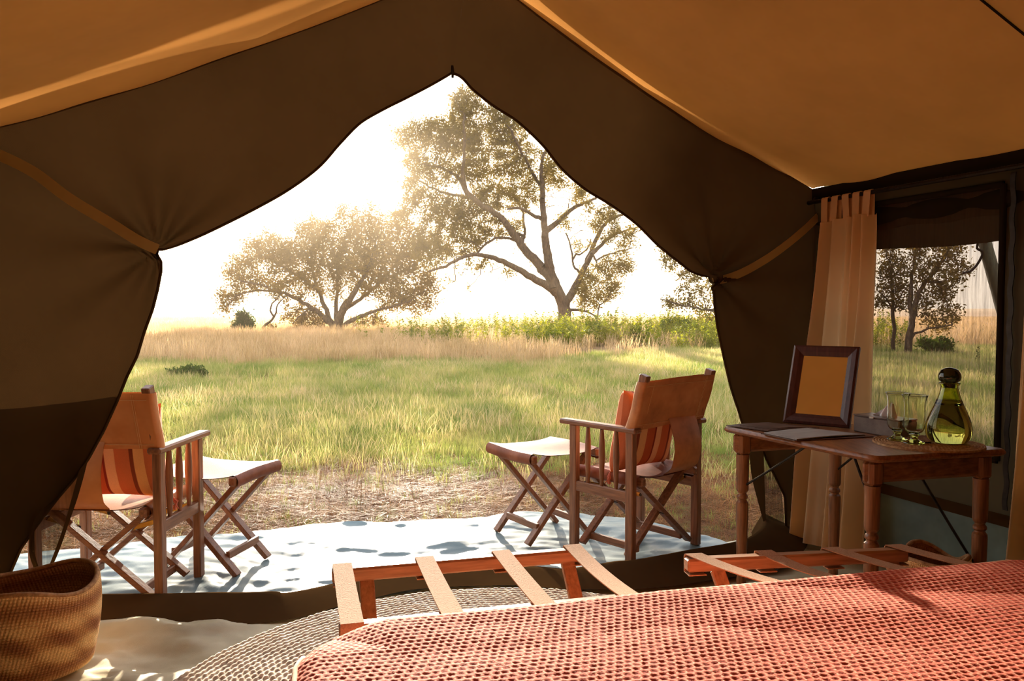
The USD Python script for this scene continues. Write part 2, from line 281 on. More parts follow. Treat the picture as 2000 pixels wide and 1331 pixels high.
tag(obj('floor', cloth_floor(fl_poly, .022, -.022, lambda x, y: .8 + 1.5 * np.clip((np.hypot(x + .02, y - 2.3) - 1.12) / .25, 0, 1) * (x < 0)), 'floor_pvc', smooth=True), kind='structure')

# roof: two sheets of canvas under a fly; thin cloth, so daylight glows through
def roof_sheet(sgn, off=0.0, b0=BACK, b1=0.0, over=0.0, wr=1.0, hang=0.0):
    a = np.linspace(0, HW + over, 46); b = np.r_[np.linspace(b0, -1.4, 50), np.linspace(-1.37, b1, 70)]
    A, B = np.meshgrid(a, b, indexing='ij'); u = A / HW
    z = RIDGE - (RIDGE - EAVE) * u + off
    z -= .075 * np.sin(PI * np.clip(u, 0, 1)) * (1 + .25 * np.sin(B * 1.3)) * np.clip(-B * 2.2 + .25, .25, 1)      # sag between ridge and eave
    z += wr * .014 * np.sin(B * 9 + 1.5 * np.sin(u * 3) + 2 * sgn) * np.exp(B * 1.1) * (.4 + u)                       # folds that run down the slope by the gable
    z += wr * .02 * fbm(np.stack([A * 1.2 + 5 * sgn, B * 2.4, A * 0], -1), 3, 21)
    z -= hang * np.exp(B / .12) * np.sin(PI * np.clip(u, 0, 1)) ** .7                                                # slack edge along the gable
    return grid(T(sgn * A, B, z))
for s in (-1, 1):
    tag(obj('ceiling', roof_sheet(s, hang=.05), 'roof_canvas', smooth=True), kind='structure')
    fs_ = tag(obj('roof_fly', roof_sheet(s, .07, BACK - .2, .03, .25, 1.0, hang=.05), 'fly_canvas', smooth=True), kind='structure')
# a seam along the right slope, a stitched line of doubled cloth
def roof_point(sgn, A, B, dz=0):
    A, B = np.asarray(A, float), np.asarray(B, float); u = A / HW
    z = RIDGE - (RIDGE - EAVE) * u - .075 * np.sin(PI * np.clip(u, 0, 1)) * (1 + .25 * np.sin(B * 1.3)) * np.clip(-B * 2.2 + .25, .25, 1)
    z += .014 * np.sin(B * 9 + 1.5 * np.sin(u * 3) + 2 * sgn) * np.exp(B * 1.1) * (.4 + u) + .02 * fbm(np.stack([A * 1.2 + 5 * sgn, B * 2.4, A * 0], -1), 3, 21)
    z -= .05 * np.exp(B / .12) * np.sin(PI * np.clip(u, 0, 1)) ** .7
    return T(sgn * A, B, z + dz)
aa = np.linspace(.02, HW - .02, 50)
tag(obj('trim_1', ribbon(roof_point(1, aa, aa * 0 - 1.68, -.006), EY_, .008, .003), 'awning_canvas', smooth=False), kind='structure')

# right wall with its window; the window opening from b = W1 to W0
W0, W1, WZ0, WZ1 = -.20, -1.137, .60, 1.775
def wall_panel(b0, b1, z0, z1, a=HW, nb=30, nz=30, amp=.012, seed=3):
    B, Z = np.meshgrid(np.linspace(b0, b1, max(2, int(abs(b1 - b0) * nb) + 2)), np.linspace(z0, z1, max(2, int((z1 - z0) * nz) + 2)), indexing='ij')
    return grid(T(a + amp * 2 * fbm(np.stack([B * 3, Z * 1.5, B * 0], -1), 3, seed) * np.sign(a), B, Z))
wr_ = tag(UsdGeom.Xform.Define(stage, '/World/wall_right'), kind='structure')
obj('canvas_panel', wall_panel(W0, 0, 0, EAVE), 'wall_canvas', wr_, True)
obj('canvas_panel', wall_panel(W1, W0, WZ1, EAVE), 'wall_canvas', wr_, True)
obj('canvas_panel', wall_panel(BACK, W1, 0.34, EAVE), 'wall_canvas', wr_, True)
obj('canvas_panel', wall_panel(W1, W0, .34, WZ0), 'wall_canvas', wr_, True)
B, Z = np.meshgrid(np.linspace(BACK, 0, 160), np.linspace(-.06, .35, 18), indexing='ij')
sk = grid(T(HW - .012 - .03 * (.35 - Z) - .03 * np.abs(fbm(np.stack([B * 3.2, Z * 4, B * 0], -1), 3, 9)) - .012 * np.sin(B * 70) * np.exp(-(.35 - Z) / .03) * .4, B, Z))
obj('vinyl_skirt', sk, 'wall_vinyl', wr_, True)
obj('seam_tape', ribbon(T(HW - .022, np.linspace(BACK, 0, 40), .355), (0, 0, 1), .05, .004), 'sill_canvas', wr_, False)
obj('eave_band', ribbon(T(HW - .02, np.linspace(BACK, 0, 40), EAVE - .03), (0, 0, 1), .075, .012), 'awning_canvas', wr_, False)
wl_ = tag(UsdGeom.Xform.Define(stage, '/World/wall_left'), kind='structure')
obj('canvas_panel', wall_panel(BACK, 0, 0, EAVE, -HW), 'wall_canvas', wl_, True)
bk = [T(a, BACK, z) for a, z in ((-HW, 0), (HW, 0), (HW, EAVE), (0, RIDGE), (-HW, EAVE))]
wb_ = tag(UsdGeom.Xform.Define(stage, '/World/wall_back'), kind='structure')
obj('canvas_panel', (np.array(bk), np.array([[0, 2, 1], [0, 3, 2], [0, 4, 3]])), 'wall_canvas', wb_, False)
# window: screen, welted frame, dark canvas hood outside
win = tag(UsdGeom.Xform.Define(stage, '/World/window_1'), kind='structure')
B, Z = np.meshgrid(np.linspace(W1, W0, 50), np.linspace(WZ0, WZ1, 60), indexing='ij')
obj('insect_screen', grid(T(HW + .012 + .008 * fbm(np.stack([B * 4, Z * 3, B * 0], -1), 2, 8), B, Z)), 'window_screen', win, True)
for b0, b1, z0, z1 in ((W1, W1, WZ0, WZ1), (W0, W0, WZ0, WZ1)):
    obj('window_frame', tube(T(HW - .004, np.linspace(b0, b1, 20), np.linspace(z0, z1, 20)), .014, 6), 'awning_canvas', win, True)
for z in (WZ0, WZ1):
    obj('window_frame', tube(T(HW - .004, np.linspace(W1, W0, 20), z), .014, 6), 'awning_canvas', win, True)
# zip along the near jamb
obj('zip', ribbon(T(HW - .02, W1 - .055 + .004 * np.sin(np.linspace(0, 60, 120)), np.linspace(.4, WZ1 + .04, 120)), EY_, .022, .004), 'dark_metal', win, False)
# rolled-up hood outside the window: hangs from the window head
U, V = np.meshgrid(np.linspace(0, 1, 40), np.linspace(0, 1, 16), indexing='ij')
obj('window_hood', grid(T(HW + .03 + .20 * np.sin(V * 1.4), W0 + .25 + (W1 - W0 - .55) * U, WZ1 + .02 - .235 * V + .008 * np.sin(U * 9))), 'awning_canvas', win, True)
U2 = np.linspace(0, 1, 30)
obj('hood_roll', tube(T(HW + .06, W0 + .2 + (W1 - W0 - .45) * U2, WZ1 - .06), .062 + .006 * np.sin(U2 * 25), 10), 'awning_canvas', win, True)

# front wall: the two door panels tied back; each hangs from the roof slope
def from_px(pts): return np.array([front(*p) for p in pts])
L_in1 = from_px([(880, 145), (845, 166), (790, 196), (740, 222), (700, 246), (660, 286), (620, 331), (560, 376), (500, 410), (440, 440), (380, 467), (335, 483), (309, 489)])
L_in2 = from_px([(306, 496), (315, 512), (316, 530), (310, 565), (300, 605), (285, 645), (270, 695), (250, 735), (232, 780), (205, 840), (178, 890), (150, 930), (120, 965), (85, 1010), (50, 1060), (15, 1140), (-10, 1190)])
R_in1 = from_px([(880, 145), (893, 150), (920, 178), (960, 212), (1000, 240), (1050, 290), (1085, 335), (1130, 374), (1180, 404), (1230, 440), (1275, 482), (1320, 514), (1350, 532), (1387, 541)])
R_in2 = from_px([(1390, 551), (1384, 562), (1385, 600), (1392, 640), (1405, 690), (1420, 750), (1435, 800), (1450, 858), (1478, 866), (1488, 890), (1505, 926), (1522, 966), (1526, 1044), (1530, 1060)])
def door_panel(sgn, in1, in2, n1=90, n2=90, m=70):
    p1, p2 = resample(in1, n1), resample(in2, n2, False)
    zst = 1.70
    top = resample([(0, RIDGE), (sgn * HW * .45, RIDGE - (RIDGE - EAVE) * .45 - .055), (sgn * HW, EAVE)], 60, False)
    o1 = resample(np.vstack([[(0, RIDGE - .1)], top, [(sgn * HW, zst)]]), n1, False)
    o2 = resample([(sgn * HW, zst), (sgn * HW, 0)], n2, False)
    o, p = np.vstack([o1, o2]), np.vstack([p1, p2]); v = np.r_[np.linspace(0, 1, n1), np.linspace(1, 2, n2)]
    w = np.linspace(0, 1, m); G = o[:, None] * (1 - w)[None, :, None] + p[:, None] * w[None, :, None]
    V, W = np.meshgrid(v, w, indexing='ij')
    st = in1[-1]; d = np.hypot(G[..., 0] - st[0], G[..., 1] - st[1]); ang = np.arctan2(G[..., 1] - st[1], (G[..., 0] - st[0]) * -sgn)
    b = -.05 * np.sin(PI * np.clip(V, 0, 1)) * W - .02                          # slack of the gathered cloth
    b += .03 * np.sin(ang * 9) * np.exp(-d / .45) * (W > .01)                     # folds that run to the tie
    b += .022 * np.sin(G[..., 0] * 26 + 2 * G[..., 1]) * np.clip(V - 1.02, 0, .4) * W  # hanging folds under the tie
    b -= .07 * np.clip(V - 1, 0, 1) ** .5 * W * (1 if sgn < 0 else .3)
    b += .02 * fbm(np.stack([G[..., 0] * 2.5, G[..., 1] * 2.5, W * 0], -1), 3, 33)
    return T(G[..., 0], b, G[..., 1])
def hem(P, r=.006): return tube(P, r, 6)
dl = thing('tent_door_flap', 'left dark canvas door flap tied back with a strap behind the left folding chair', 'tent door flap')
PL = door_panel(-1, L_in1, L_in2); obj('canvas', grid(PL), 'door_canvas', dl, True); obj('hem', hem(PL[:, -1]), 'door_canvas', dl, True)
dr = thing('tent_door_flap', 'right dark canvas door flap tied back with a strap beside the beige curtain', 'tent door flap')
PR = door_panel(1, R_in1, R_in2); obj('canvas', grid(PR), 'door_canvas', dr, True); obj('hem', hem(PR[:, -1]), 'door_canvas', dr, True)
def panel_at(P, px, py):
    """the point of a door panel that lies nearest to a place on the front plane"""
    a, z = front(px, py); q = P.reshape(-1, 3) - TO; i = np.argmin((q @ EX - a) ** 2 + (q[:, 2] - z) ** 2); return P.reshape(-1, 3)[i]
def tie(P, pts, parent):
    path = np.array([panel_at(P, *p) for p in pts]) - EY_ * .022
    path = resample(path, 40)
    d = np.gradient(path, axis=0); w = np.cross(d, EY_)
    obj('tie_strap', ribbon(path, w, .042, .003), 'strap_canvas', parent, False)
tie(PL, [(-30, 292), (60, 340), (140, 388), (220, 440), (275, 472), (311, 492)], dl)
tie(PR, [(1389, 549), (1430, 540), (1480, 513), (1540, 466), (1590, 420)], dr)
# loose strips and netting at the foot of each flap
def strip(l, r, name, mat, parent, b, n=40, fold=.01):
    l, r = resample(from_px(l), n), resample(from_px(r), n); W = np.linspace(0, 1, 10)
    G = l[:, None] * (1 - W)[None, :, None] + r[:, None] * W[None, :, None]
    bb = b + fold * np.sin(G[..., 0] * 70 + G[..., 1] * 3)
    obj(name, grid(T(G[..., 0], bb, G[..., 1])), mat, parent, True)
strip([(1449, 856), (1458, 905), (1470, 960), (1480, 1010), (1490, 1044)], [(1484, 862), (1486, 920), (1488, 965), (1490, 1010), (1494, 1044)], 'flap_strip', 'door_canvas', dr, -.03)
strip([(1484, 866), (1487, 950), (1490, 1040)], [(1500, 880), (1524, 960), (1529, 1040)], 'netting', 'door_netting', dr, -.01, fold=.004)
obj('netting_hem', tube(resample(np.array([T(front(1486, 1042)[0], -.02, front(1486, 1042)[1]), T(front(1534, 1040)[0], -.02, front(1534, 1040)[1])]), 8), .012, 6), 'awning_canvas', dr, True)
strip([(120, 965), (80, 1000), (72, 1050), (84, 1090), (94, 1112)], [(178, 890), (162, 940), (146, 985), (126, 1050), (98, 1116)], 'netting', 'door_netting', dl, -.12, fold=.006)
strip([(80, 985), (70, 1010), (68, 1060), (78, 1095), (92, 1116)], [(90, 980), (79, 1010), (79, 1060), (87, 1093), (97, 1116)], 'flap_strip', 'door_canvas', dl, -.11, fold=.002)
strip([(165, 905), (150, 960), (136, 1010), (118, 1060), (97, 1112)], [(180, 890), (164, 950), (147, 1000), (126, 1060), (99, 1116)], 'flap_strip', 'door_canvas', dl, -.13, fold=.002)
zp = panel_at(PR, 880, 145)
obj('zip_pull', cat(tube([zp - EY_ * .01 + [0, 0, .03], zp - EY_ * .015, zp - EY_ * .015 - [0, 0, .025]], [.006, .008, .005], 8)), 'dark_metal', dr, True)

# door sill: a strip of dark canvas standing at both ends, lying flat in the middle
sp = resample([(-2.12, 2.93), (-1.71, 3.03), (-1.2, 3.05), (-.9, 3.12), (-.71, 3.27), (-.4, 3.47), (0, 3.52), (.29, 3.46), (.56, 3.47), (.95, 3.60), (1.33, 3.80), (1.62, 4.36)], 160)
t = np.linspace(0, 1, 160); L = np.hypot(*(sp[:, :2] - sp[0, :2]).T)
h = np.interp(sp[:, 0], [-2.1, -1.2, -.95, -.70, -.5, .22, .5, 1.0, 1.6], [.06, .06, .05, .012, .008, .012, .06, .08, .09])
n2 = np.gradient(sp, axis=0); n2 = np.stack([-n2[:, 1], n2[:, 0]], 1) / np.linalg.norm(n2, axis=1, keepdims=True)
lay = []
for q, (dz, dn) in enumerate(((0, 0), (.16, .03), (.45, .09), (.8, .16), (1, .20), (.92, .225), (.4, .25), (-.2, .28))):
    wv = .012 * fbm(np.stack([sp[:, 0] * 4, sp[:, 1] * 4, t * 0 + q * .4], -1), 2, 4)
    lay.append(np.column_stack([sp + n2 * (dn + wv[:, None]), .008 + h * dz * (1 + 3 * wv)]))
tag(obj('door_sill', grid(np.array(lay)), 'sill_canvas', smooth=True), 'low dark canvas door sill standing up between tent floor and outdoor groundsheet', 'door sill')

# outdoor groundsheet
gs = [(-3.0, 3.2), (-2.75, 3.95), (-2.36, 4.10), (-2.08, 4.25), (-1.73, 4.36), (-1.45, 4.42), (-1.19, 4.56), (-.9, 4.64), (-.61, 4.66), (-.2, 4.76), (.03, 4.85), (.35, 4.86), (.62, 4.78), (.97, 4.50), (1.13, 4.25), (1.26, 3.94), (1.30, 3.80), (.95, 3.63), (.56, 3.52), (.29, 3.50), (0, 3.56), (-.4, 3.52), (-.7, 3.34), (-.9, 3.2), (-1.2, 3.12), (-1.71, 3.10), (-2.2, 2.98)]
tag(obj('groundsheet', cloth_floor(gs, .014, -.018, 1.15), 'sheet_pvc', smooth=True), 'pale blue-green wrinkled plastic groundsheet spread outside the tent door', 'groundsheet')

# ------------------------------------------------------------ bed and coverlet
BY = math.radians(13.4); BC = np.array([-.505, 1.775]); BU = np.array([math.cos(BY), math.sin(BY)]); BV = np.array([math.sin(BY), -math.cos(BY)])   # along the foot, towards the head
def bed_pt(s, t, z):
    s, t, z = np.broadcast_arrays(np.asarray(s, float), np.asarray(t, float), np.asarray(z, float))
    return np.stack([BC[0] + s * BU[0] + t * BV[0], BC[1] + s * BU[1] + t * BV[1], z], -1)
BW_, BL_, BZ = 2.02, 1.98, .545
bed = thing('bed', 'wide bed in the foreground under a red-orange woven coverlet', 'bed')
def in_bed(m): v, f = m; return bed_pt(v[:, 0], v[:, 1], v[:, 2]), f[:, ::-1]
obj('mattress', in_bed(box((BW_ / 2, BL_ / 2, .42), (BW_ - .02, BL_ - .02, .19), .07)), 'mattress_ticking', bed)
obj('base', in_bed(box((BW_ / 2, BL_ / 2, .26), (BW_ - .06, BL_ - .06, .13), .01)), 'teak_x', bed)
for s_ in (.12, BW_ - .12):
    for t_ in (.12, BL_ - .12): obj('leg', in_bed(box((s_, t_, .10), (.07, .07, .2), .006)), 'teak_z', bed)
def drop(q, R=.075):
    """unrolled length past the start of the rounded edge -> (outwards, downwards)"""
    q = np.maximum(q, 0); a = np.minimum(q / R, PI / 2); e = np.maximum(q - R * PI / 2, 0)
    return R * np.sin(a) + e * .10, R * (1 - np.cos(a)) + e * .99
def coverlet_surface(S, T_, lift=None):
    R = .075
    os, ds = drop(R - S); ot, dt = drop(R - T_); os2, ds2 = drop(S - (BW_ - R))
    # the coverlet rounds its free corner
    cs, ct = np.maximum(.22 - S, 0), np.maximum(.22 - T_, 0); cut = np.minimum(cs, ct)
    x = np.clip(S, R, BW_ - R) - os + os2; y = np.maximum(T_, R) - ot
    z = BZ - ds - dt - ds2 - .30 * cut ** 1.35
    x = x + .28 * cut ** 1.2; y = y + .28 * cut ** 1.2
    p = np.stack([S * 1.1, T_ * 2.2, S * 0], -1)
    z = z + .020 * fbm(p, 3, 41) + .011 * np.abs(fbm(np.stack([S * 1.0 + T_ * .6, T_ * 4.0 - S * .9, S * 0], -1), 2, 42)) * 2 * np.clip(S, 0, 1) + .012 * np.clip((S - .6) / 1.0, 0, 1)
    if lift is not None: z = z + lift
    return bed_pt(x, y, z)
PS, PT = .0180, .0168                                                     # waffle cell
def coverlet(s0, s1, t0, t1, ds, dt):
    S, Tt = np.meshgrid(np.arange(s0, s1, ds), np.arange(t0, t1, dt), indexing='ij')
    wob = .0030 * fbm(np.stack([S * 9, Tt * 9, S * 0], -1), 2, 45)
    u = (S + wob * 2) / PS; v = (Tt + wob) / PT
    row = np.floor(v); uu = u + .36 * row; fu = uu - np.floor(uu); fv = v - row
    cord = np.exp(-((fu - .5) / .185) ** 2)                     # pale cords that cross each row
    edge = np.exp(-((np.minimum(fv, 1 - fv)) / .44) ** 2)      # red rows between the slots
    hh = .0027 * np.maximum(edge * .8, cord) ; fuzz = fbm(np.stack([S * 160, Tt * 160, S * 0], -1), 2, 46)
    yarn = np.clip(.05 + .62 * edge * (1 - cord) + cord * (.74 + .26 * np.exp(-((fv - .45) / .3) ** 2)) + .22 * fuzz, 0, 1)
    P = coverlet_surface(S, Tt, hh + .0012 * fuzz)
    return P, yarn
cv = thing('coverlet', 'red-orange waffle-woven coverlet with pale cords spread over the bed', 'bedspread')
P1, y1 = coverlet(-.30, BW_ - .02, -.22, 1.02, .0034, .0036)
m_ = obj('woven_cloth', xf(grid(P1), t=(0, 0, 0)), 'coverlet_weave', cv, True); primvar(m_, 'yarn', y1.ravel())
P2, y2 = coverlet(-.30, BW_ - .02, 1.0164, BL_, .012, .012)
m_ = obj('woven_cloth', grid(P2), 'coverlet_weave', cv, True); primvar(m_, 'yarn', y2.ravel())

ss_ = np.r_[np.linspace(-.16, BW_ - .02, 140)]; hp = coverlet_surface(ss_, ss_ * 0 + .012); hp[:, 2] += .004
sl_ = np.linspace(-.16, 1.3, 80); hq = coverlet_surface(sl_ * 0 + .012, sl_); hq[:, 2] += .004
obj('hem', tube(hp[ss_ > .13], .006, 7), 'hem_cotton', cv, True, 'cream tube added as the sunlit rim'); obj('hem', tube(hq[sl_ > .13], .006, 7), 'hem_cotton', cv, True, 'cream tube added as the sunlit rim')  # cream tubes added along the rounded crest, painting its sunlit rim

# ------------------------------------------------------------ folding luggage racks at the foot of the bed
def luggage_rack(loc, rot, L, D, Z, skew, sag, label):
    t = thing('luggage_rack', label, 'luggage rack', loc, rot, 'folding luggage racks at the bed foot')
    zb = Z - .022
    for y in (D / 2, -D / 2):
        obj('bar', box((skew / 2 * (-1 if y > 0 else 1), y, zb), (L, .04, .04), .006), 'rack_wood_x', t)
    for x in (-L / 2 + .075, L / 2 - .075):
        for sg in (1, -1):
            top = (x + .024 * sg - skew / 2 * sg, sg * D / 2, zb - .02); bot = (x + .024 * sg, -sg * D * .48, .0)
            obj('leg', bar(top, bot, .02, .042, (1, 0, 0)), 'rack_wood_z', t)
    obj('stretcher', bar((-L / 2 + .12, -D * .36, .07), (L / 2 - .12, -D * .36, .07), .018, .035), 'rack_wood_x', t)
    for k in range(4):
        x = -L / 2 + .03 + (L - .06) * k / 3 + (.005 if k in (1, 2) else 0)
        y = np.linspace(D / 2 + .02, -D / 2 - .02, 26); u = np.linspace(0, 1, 26)
        z = Z + .0035 - sag[k] * 4 * u * (1 - u)
        xs = x - skew / 2 + skew * u
        e0 = [(x - skew / 2, D / 2 - .021, Z - .05), (x - skew / 2, D / 2 + .022, Z - .05), (x - skew / 2, D / 2 + .024, Z - .004)]
        e1 = [(x + skew / 2, -D / 2 - .024, Z - .004), (x + skew / 2, -D / 2 - .022, Z - .05), (x + skew / 2, -D / 2 + .021, Z - .05)]
        path = np.vstack([e0, np.column_stack([xs, y, z]), e1])
        obj('strap', ribbon(path, (1, 0, 0), .055, .003), 'webbing', t, False)
    return t
luggage_rack((-.095, 2.165, 0), math.radians(15), .77, .42, .5, 0, (.004, .004, .004, .01), 'wooden luggage rack with four tan straps, on the round woven rug')
luggage_rack((.985, 2.285, 0), math.radians(8), .72, .285, .5, .17, (.008, .02, .006, .004), 'wooden luggage rack with four tan straps, in front of the table legs')

# ------------------------------------------------------------ round woven rug
def weave_disc(R, pitch, lump, h, dr, da, rim=.012):
    r = np.linspace(.02, R, int(R / dr)); n = int(2 * PI * R / da); th = np.linspace(0, 2 * PI, n, endpoint=False)
    TH, RR = np.meshgrid(th, r, indexing='ij')
    k = np.floor(RR / pitch); fr = RR / pitch - k
    per = np.maximum(6, np.round(2 * PI * (k + .5) * pitch / lump)); ph = TH * per / (2 * PI) + k * .5 + .35 * (fr - .5)
    cord = np.sqrt(np.clip(1 - (2 * fr - 1) ** 2, 0, 1)) * (.45 + .55 * np.abs(np.sin(PI * ph)) ** .6)
    z = h * cord * (.8 + .5 * fbm(np.stack([RR * 20 * np.cos(TH), RR * 20 * np.sin(TH), RR * 0], -1), 2, 51)) + rim
    z[:, -1] = 0
    return grid(np.stack([RR * np.cos(TH), RR * np.sin(TH), z], -1), True)
rg = thing('rug', 'round rug of coiled natural fibre under the luggage rack', 'rug', (-.02, 2.30, .012))
obj('woven_coil', xf(weave_disc(1.12, .0225, .030, .013, .0045, .0080)), 'rug_fibre', rg, True)

# ------------------------------------------------------------ baskets
def basket(loc, rot, R, H, label, squash=.94, name='basket', tall=0):
    t = thing(name, label, 'basket', loc, rot)
    def wall(off, n=420, m=110, flip=False):
        th = np.linspace(0, 2 * PI, n, endpoint=False); z = np.linspace(0, 1, m)
        TH, ZZ = np.meshgrid(th, z, indexing='ij')
        rad = R * (.90 + .13 * np.sin(np.clip(ZZ, 0, 1) * 2.2) - .03 * ZZ ** 3) * (1 - .25 * np.clip(1 - ZZ / .06, 0, 1) ** 2)
        rad = rad + off + R * .05 * np.sin(2 * TH + .6) * ZZ + R * .03 * np.sin(3 * TH + 1) * ZZ ** 2
        zz = ZZ * H + H * .05 * np.sin(2 * TH - .5) * ZZ ** 3 + H * .04 * np.sin(TH * 3) * ZZ ** 4
        rows = 34; k = np.floor(ZZ * rows); ph = TH * 110 / (2 * PI) + .5 * k + .28 * k
        bumpv = np.abs(np.sin(PI * ph)) ** .7 * np.abs(np.sin(PI * ZZ * rows)) ** .7
        rad = rad + .006 * bumpv
        bands = .62 + .38 * np.cos(ZZ * 2 * PI * 2.9 + .3) + .25 * np.sin(TH * 9 + ZZ * 14) * (ZZ < .7) * (ZZ > .2) + .5 * bumpv - .25
        P = np.stack([rad * np.cos(TH), rad * np.sin(TH) * squash, zz], -1)
        return P, np.clip(bands, 0, 1)
    P, bd = wall(0); m = obj('woven_wall', grid(P, True), 'basket_weave', t, True); primvar(m, 'band', bd.ravel())
    Pi, bi = wall(-.010); v, f = grid(Pi, True); m = obj('woven_lining', (v, f[:, ::-1]), 'basket_weave', t, True); primvar(m, 'band', (bi * .5).ravel())
    rim = (P[:, -1] + Pi[:, -1]) / 2; rim = np.vstack([rim, rim[:1]])
    obj('rim', tube(rim + [0, 0, .002], .009, 8, False), 'straw_weave', t, True)
    obj('base', lathe([(0.001, .004), (R * .7, .004), (R * .74, .012), (.001, .02)], 40), 'straw_weave', t)
    return t
basket((-1.665, 2.70, .002), .4, .205, .30, 'brown and tan woven basket on the floor at the left edge')
basket((1.63, 3.02, .0), 1.0, .125, .295, 'small tan woven basket on the floor under the wooden table', .96)

# ------------------------------------------------------------ folding chairs with leather
CW, CD, ARM, TOP, LEAN, SEAT = .533, .376, .651, .935, .085, .405
def folding_chair(loc, rot, label, cushion_label, light):
    t = thing('folding_chair', label, 'folding chair', loc, rot, 'leather folding chairs on the groundsheet')
    lm = 'leather_light' if light else 'leather'
    for sx in (-1, 1):
        x = sx * CW / 2
        low = box((x, 0, .335), (.036, .046, .67), .004); up = bar((x, 0, .655), (x, -LEAN, TOP), .036, .046, (0, 1, 0), .004)
        obj('back_post', cat(low, up), 'teak_z', t)
        obj('front_post', box((x, CD, .325), (.036, .046, .65), .004), 'teak_z', t)
        obj('armrest', box((x, CD / 2 + .022, ARM + .012), (.058, CD + .135, .026), .007), 'teak_y', t)
        obj('side_rail', box((x, CD / 2, .335), (.026, CD - .04, .052), .003), 'teak_y', t)
        for k in range(3):
            y = CD * (k + 1) / 4
            prof = [(.001, .355), (.009, .357), (.0115, .40), (.0165, .52), (.0145, .58), (.0095, .645), (.001, .648)]
            obj('spindle', lathe(prof, 12, (x, y, 0)), 'teak_z', t)
        xr = sx * (CW / 2 - .055)
        obj('seat_rail', box((xr, CD / 2 - .01, SEAT), (.034, CD + .06, .044), .008), 'teak_y', t)
        for y in (.035, CD - .035):
            dy = .0135 * sx
            obj('cross_leg', bar((-sx * (CW / 2 - .035), y + dy, .028), (sx * (CW / 2 - .065), y + dy, SEAT - .01), .024, .042, (0, 1, 0)), 'teak_x', t)
            a, b_ = np.array([sx * (CW / 2 - .012), y + .03 * (1 if y < .1 else -1), .355]), np.array([sx * (CW / 2 - .15), y + .03 * (1 if y < .1 else -1), .315])
            br = obj('brass_link', bar(a, b_, .005, .022, (0, 0, 1), .002), 'brass', t, label='brass link')
            for p in (a, b_): obj('rivet', tube([p - [0, .006, 0], p + [0, .006, 0]], .008, 10), 'dark_metal', br)
    for y in (.035, CD - .035): obj('pivot_bolt', tube([(0, y - .03, .215), (0, y + .03, .215)], .008, 10), 'dark_metal', t)
    obj('foot_bar', box((CW / 2 - .09, CD / 2, .06), (.022, CD - .05, .036), .003), 'teak_y', t)
    obj('foot_bar', box((-CW / 2 + .09, CD / 2, .06), (.022, CD - .05, .036), .003), 'teak_y', t)
    # seat leather: wraps both rails and sags between them
    u = np.linspace(-1, 1, 41); w = CW / 2 - .055
    path = []
    for q in np.linspace(-PI * .95, PI / 2, 10): path.append((-w + .026 * math.cos(PI / 2 + (PI / 2 - q)), SEAT + .030 * math.sin(PI / 2 + (PI / 2 - q))))
    mid = [(w * x, SEAT + .030 - .022 * (1 - x ** 4)) for x in np.linspace(-1, 1, 31)]
    left = [(-w + .028 * math.cos(q), SEAT + .030 * math.sin(q)) for q in np.linspace(PI * 1.55, PI / 2, 10)]
    right = [(w + .028 * math.cos(q), SEAT + .030 * math.sin(q)) for q in np.linspace(PI / 2, -PI * .55, 10)]
    prof = np.array(left + mid[1:-1] + right)
    ys = np.linspace(-.015, CD + .02, 16)
    P = np.array([[(x, y, z + .004 * math.sin(y * 9)) for y in ys] for x, z in prof])
    Pn = P.copy(); cx = np.where(np.abs(prof[:, 0]) > w, 1, 1)
    obj('seat_leather', cat(grid(P), grid((P + [0, 0, -.003])[:, ::-1])), 'leather_stool' if not light else 'leather', t, True)
    # back sleeve: wraps both posts
    def post_at(z): return -LEAN * np.clip((z - .655) / (TOP - .655), 0, 1)
    zs = np.linspace(.668, .905, 14)
    hw = CW / 2 + .022; loop = []
    for q in np.linspace(-PI / 2, PI / 2, 9): loop.append((hw - .012 + .016 * math.cos(q), .030 * math.sin(q)))
    for x in np.linspace(hw - .03, -hw + .03, 27): loop.append((x, .027 - .0 * x))
    for q in np.linspace(PI / 2, 1.5 * PI, 9): loop.append((-hw + .012 + .016 * math.cos(q), .030 * math.sin(q)))
    for x in np.linspace(-hw + .03, hw - .03, 27): loop.append((x, -.030 - .018 * (1 - (x / hw) ** 2) * 0 + .010 * (1 - (x / hw) ** 2)))
    loop = np.array(loop)
    P = np.array([[(x, y + post_at(z) + .003 * math.sin(x * 20 + z * 30), z + .004 * math.sin(x * 8)) for z in zs] for x, y in loop])
    bk = obj('back_leather', grid(P, True), lm, t, True)
    for xx in (hw - .075, hw - .083, -hw + .075):
        zz = np.linspace(.672, .902, 20); obj('stitching', tube(np.column_stack([zz * 0 + xx, -.0305 + .010 * (1 - (xx / hw) ** 2) + post_at(zz) - .0015, zz]), .0013, 4), 'stitching', bk, True)
    for z in (.69, .88):
        xx = np.linspace(-hw + .02, hw - .02, 30); obj('stitching', tube(np.column_stack([xx, -.0305 + .010 * (1 - (xx / hw) ** 2) + post_at(z) - .002 + .003 * np.sin(xx * 20 + z * 30), xx * 0 + z]), .0013, 4), 'stitching', bk, True)
    # hanging leather between back and seat
    zz = np.linspace(.70, .405, 26); xs = np.linspace(-.02, .20, 12) if not light else np.linspace(-.22, .06, 12)
    P = np.array([[(x, -.028 - .055 * math.sin(PI * (.70 - z) / .30) ** .8 * (1 - .15 * ((x - xs.mean()) / .12) ** 2) + (.02 if z > .66 else 0) * 0 + post_at(z) * .6 + .04 * np.clip((.45 - z) / .05, 0, 1), z) for x in xs] for z in zz])
    obj('lumbar_leather', cat(grid(P), grid((P + [0, .003, 0])[:, ::-1])), lm, t, True)
    # the cushion leans on the hanging leather
    R = rotz(rot); cs = .215
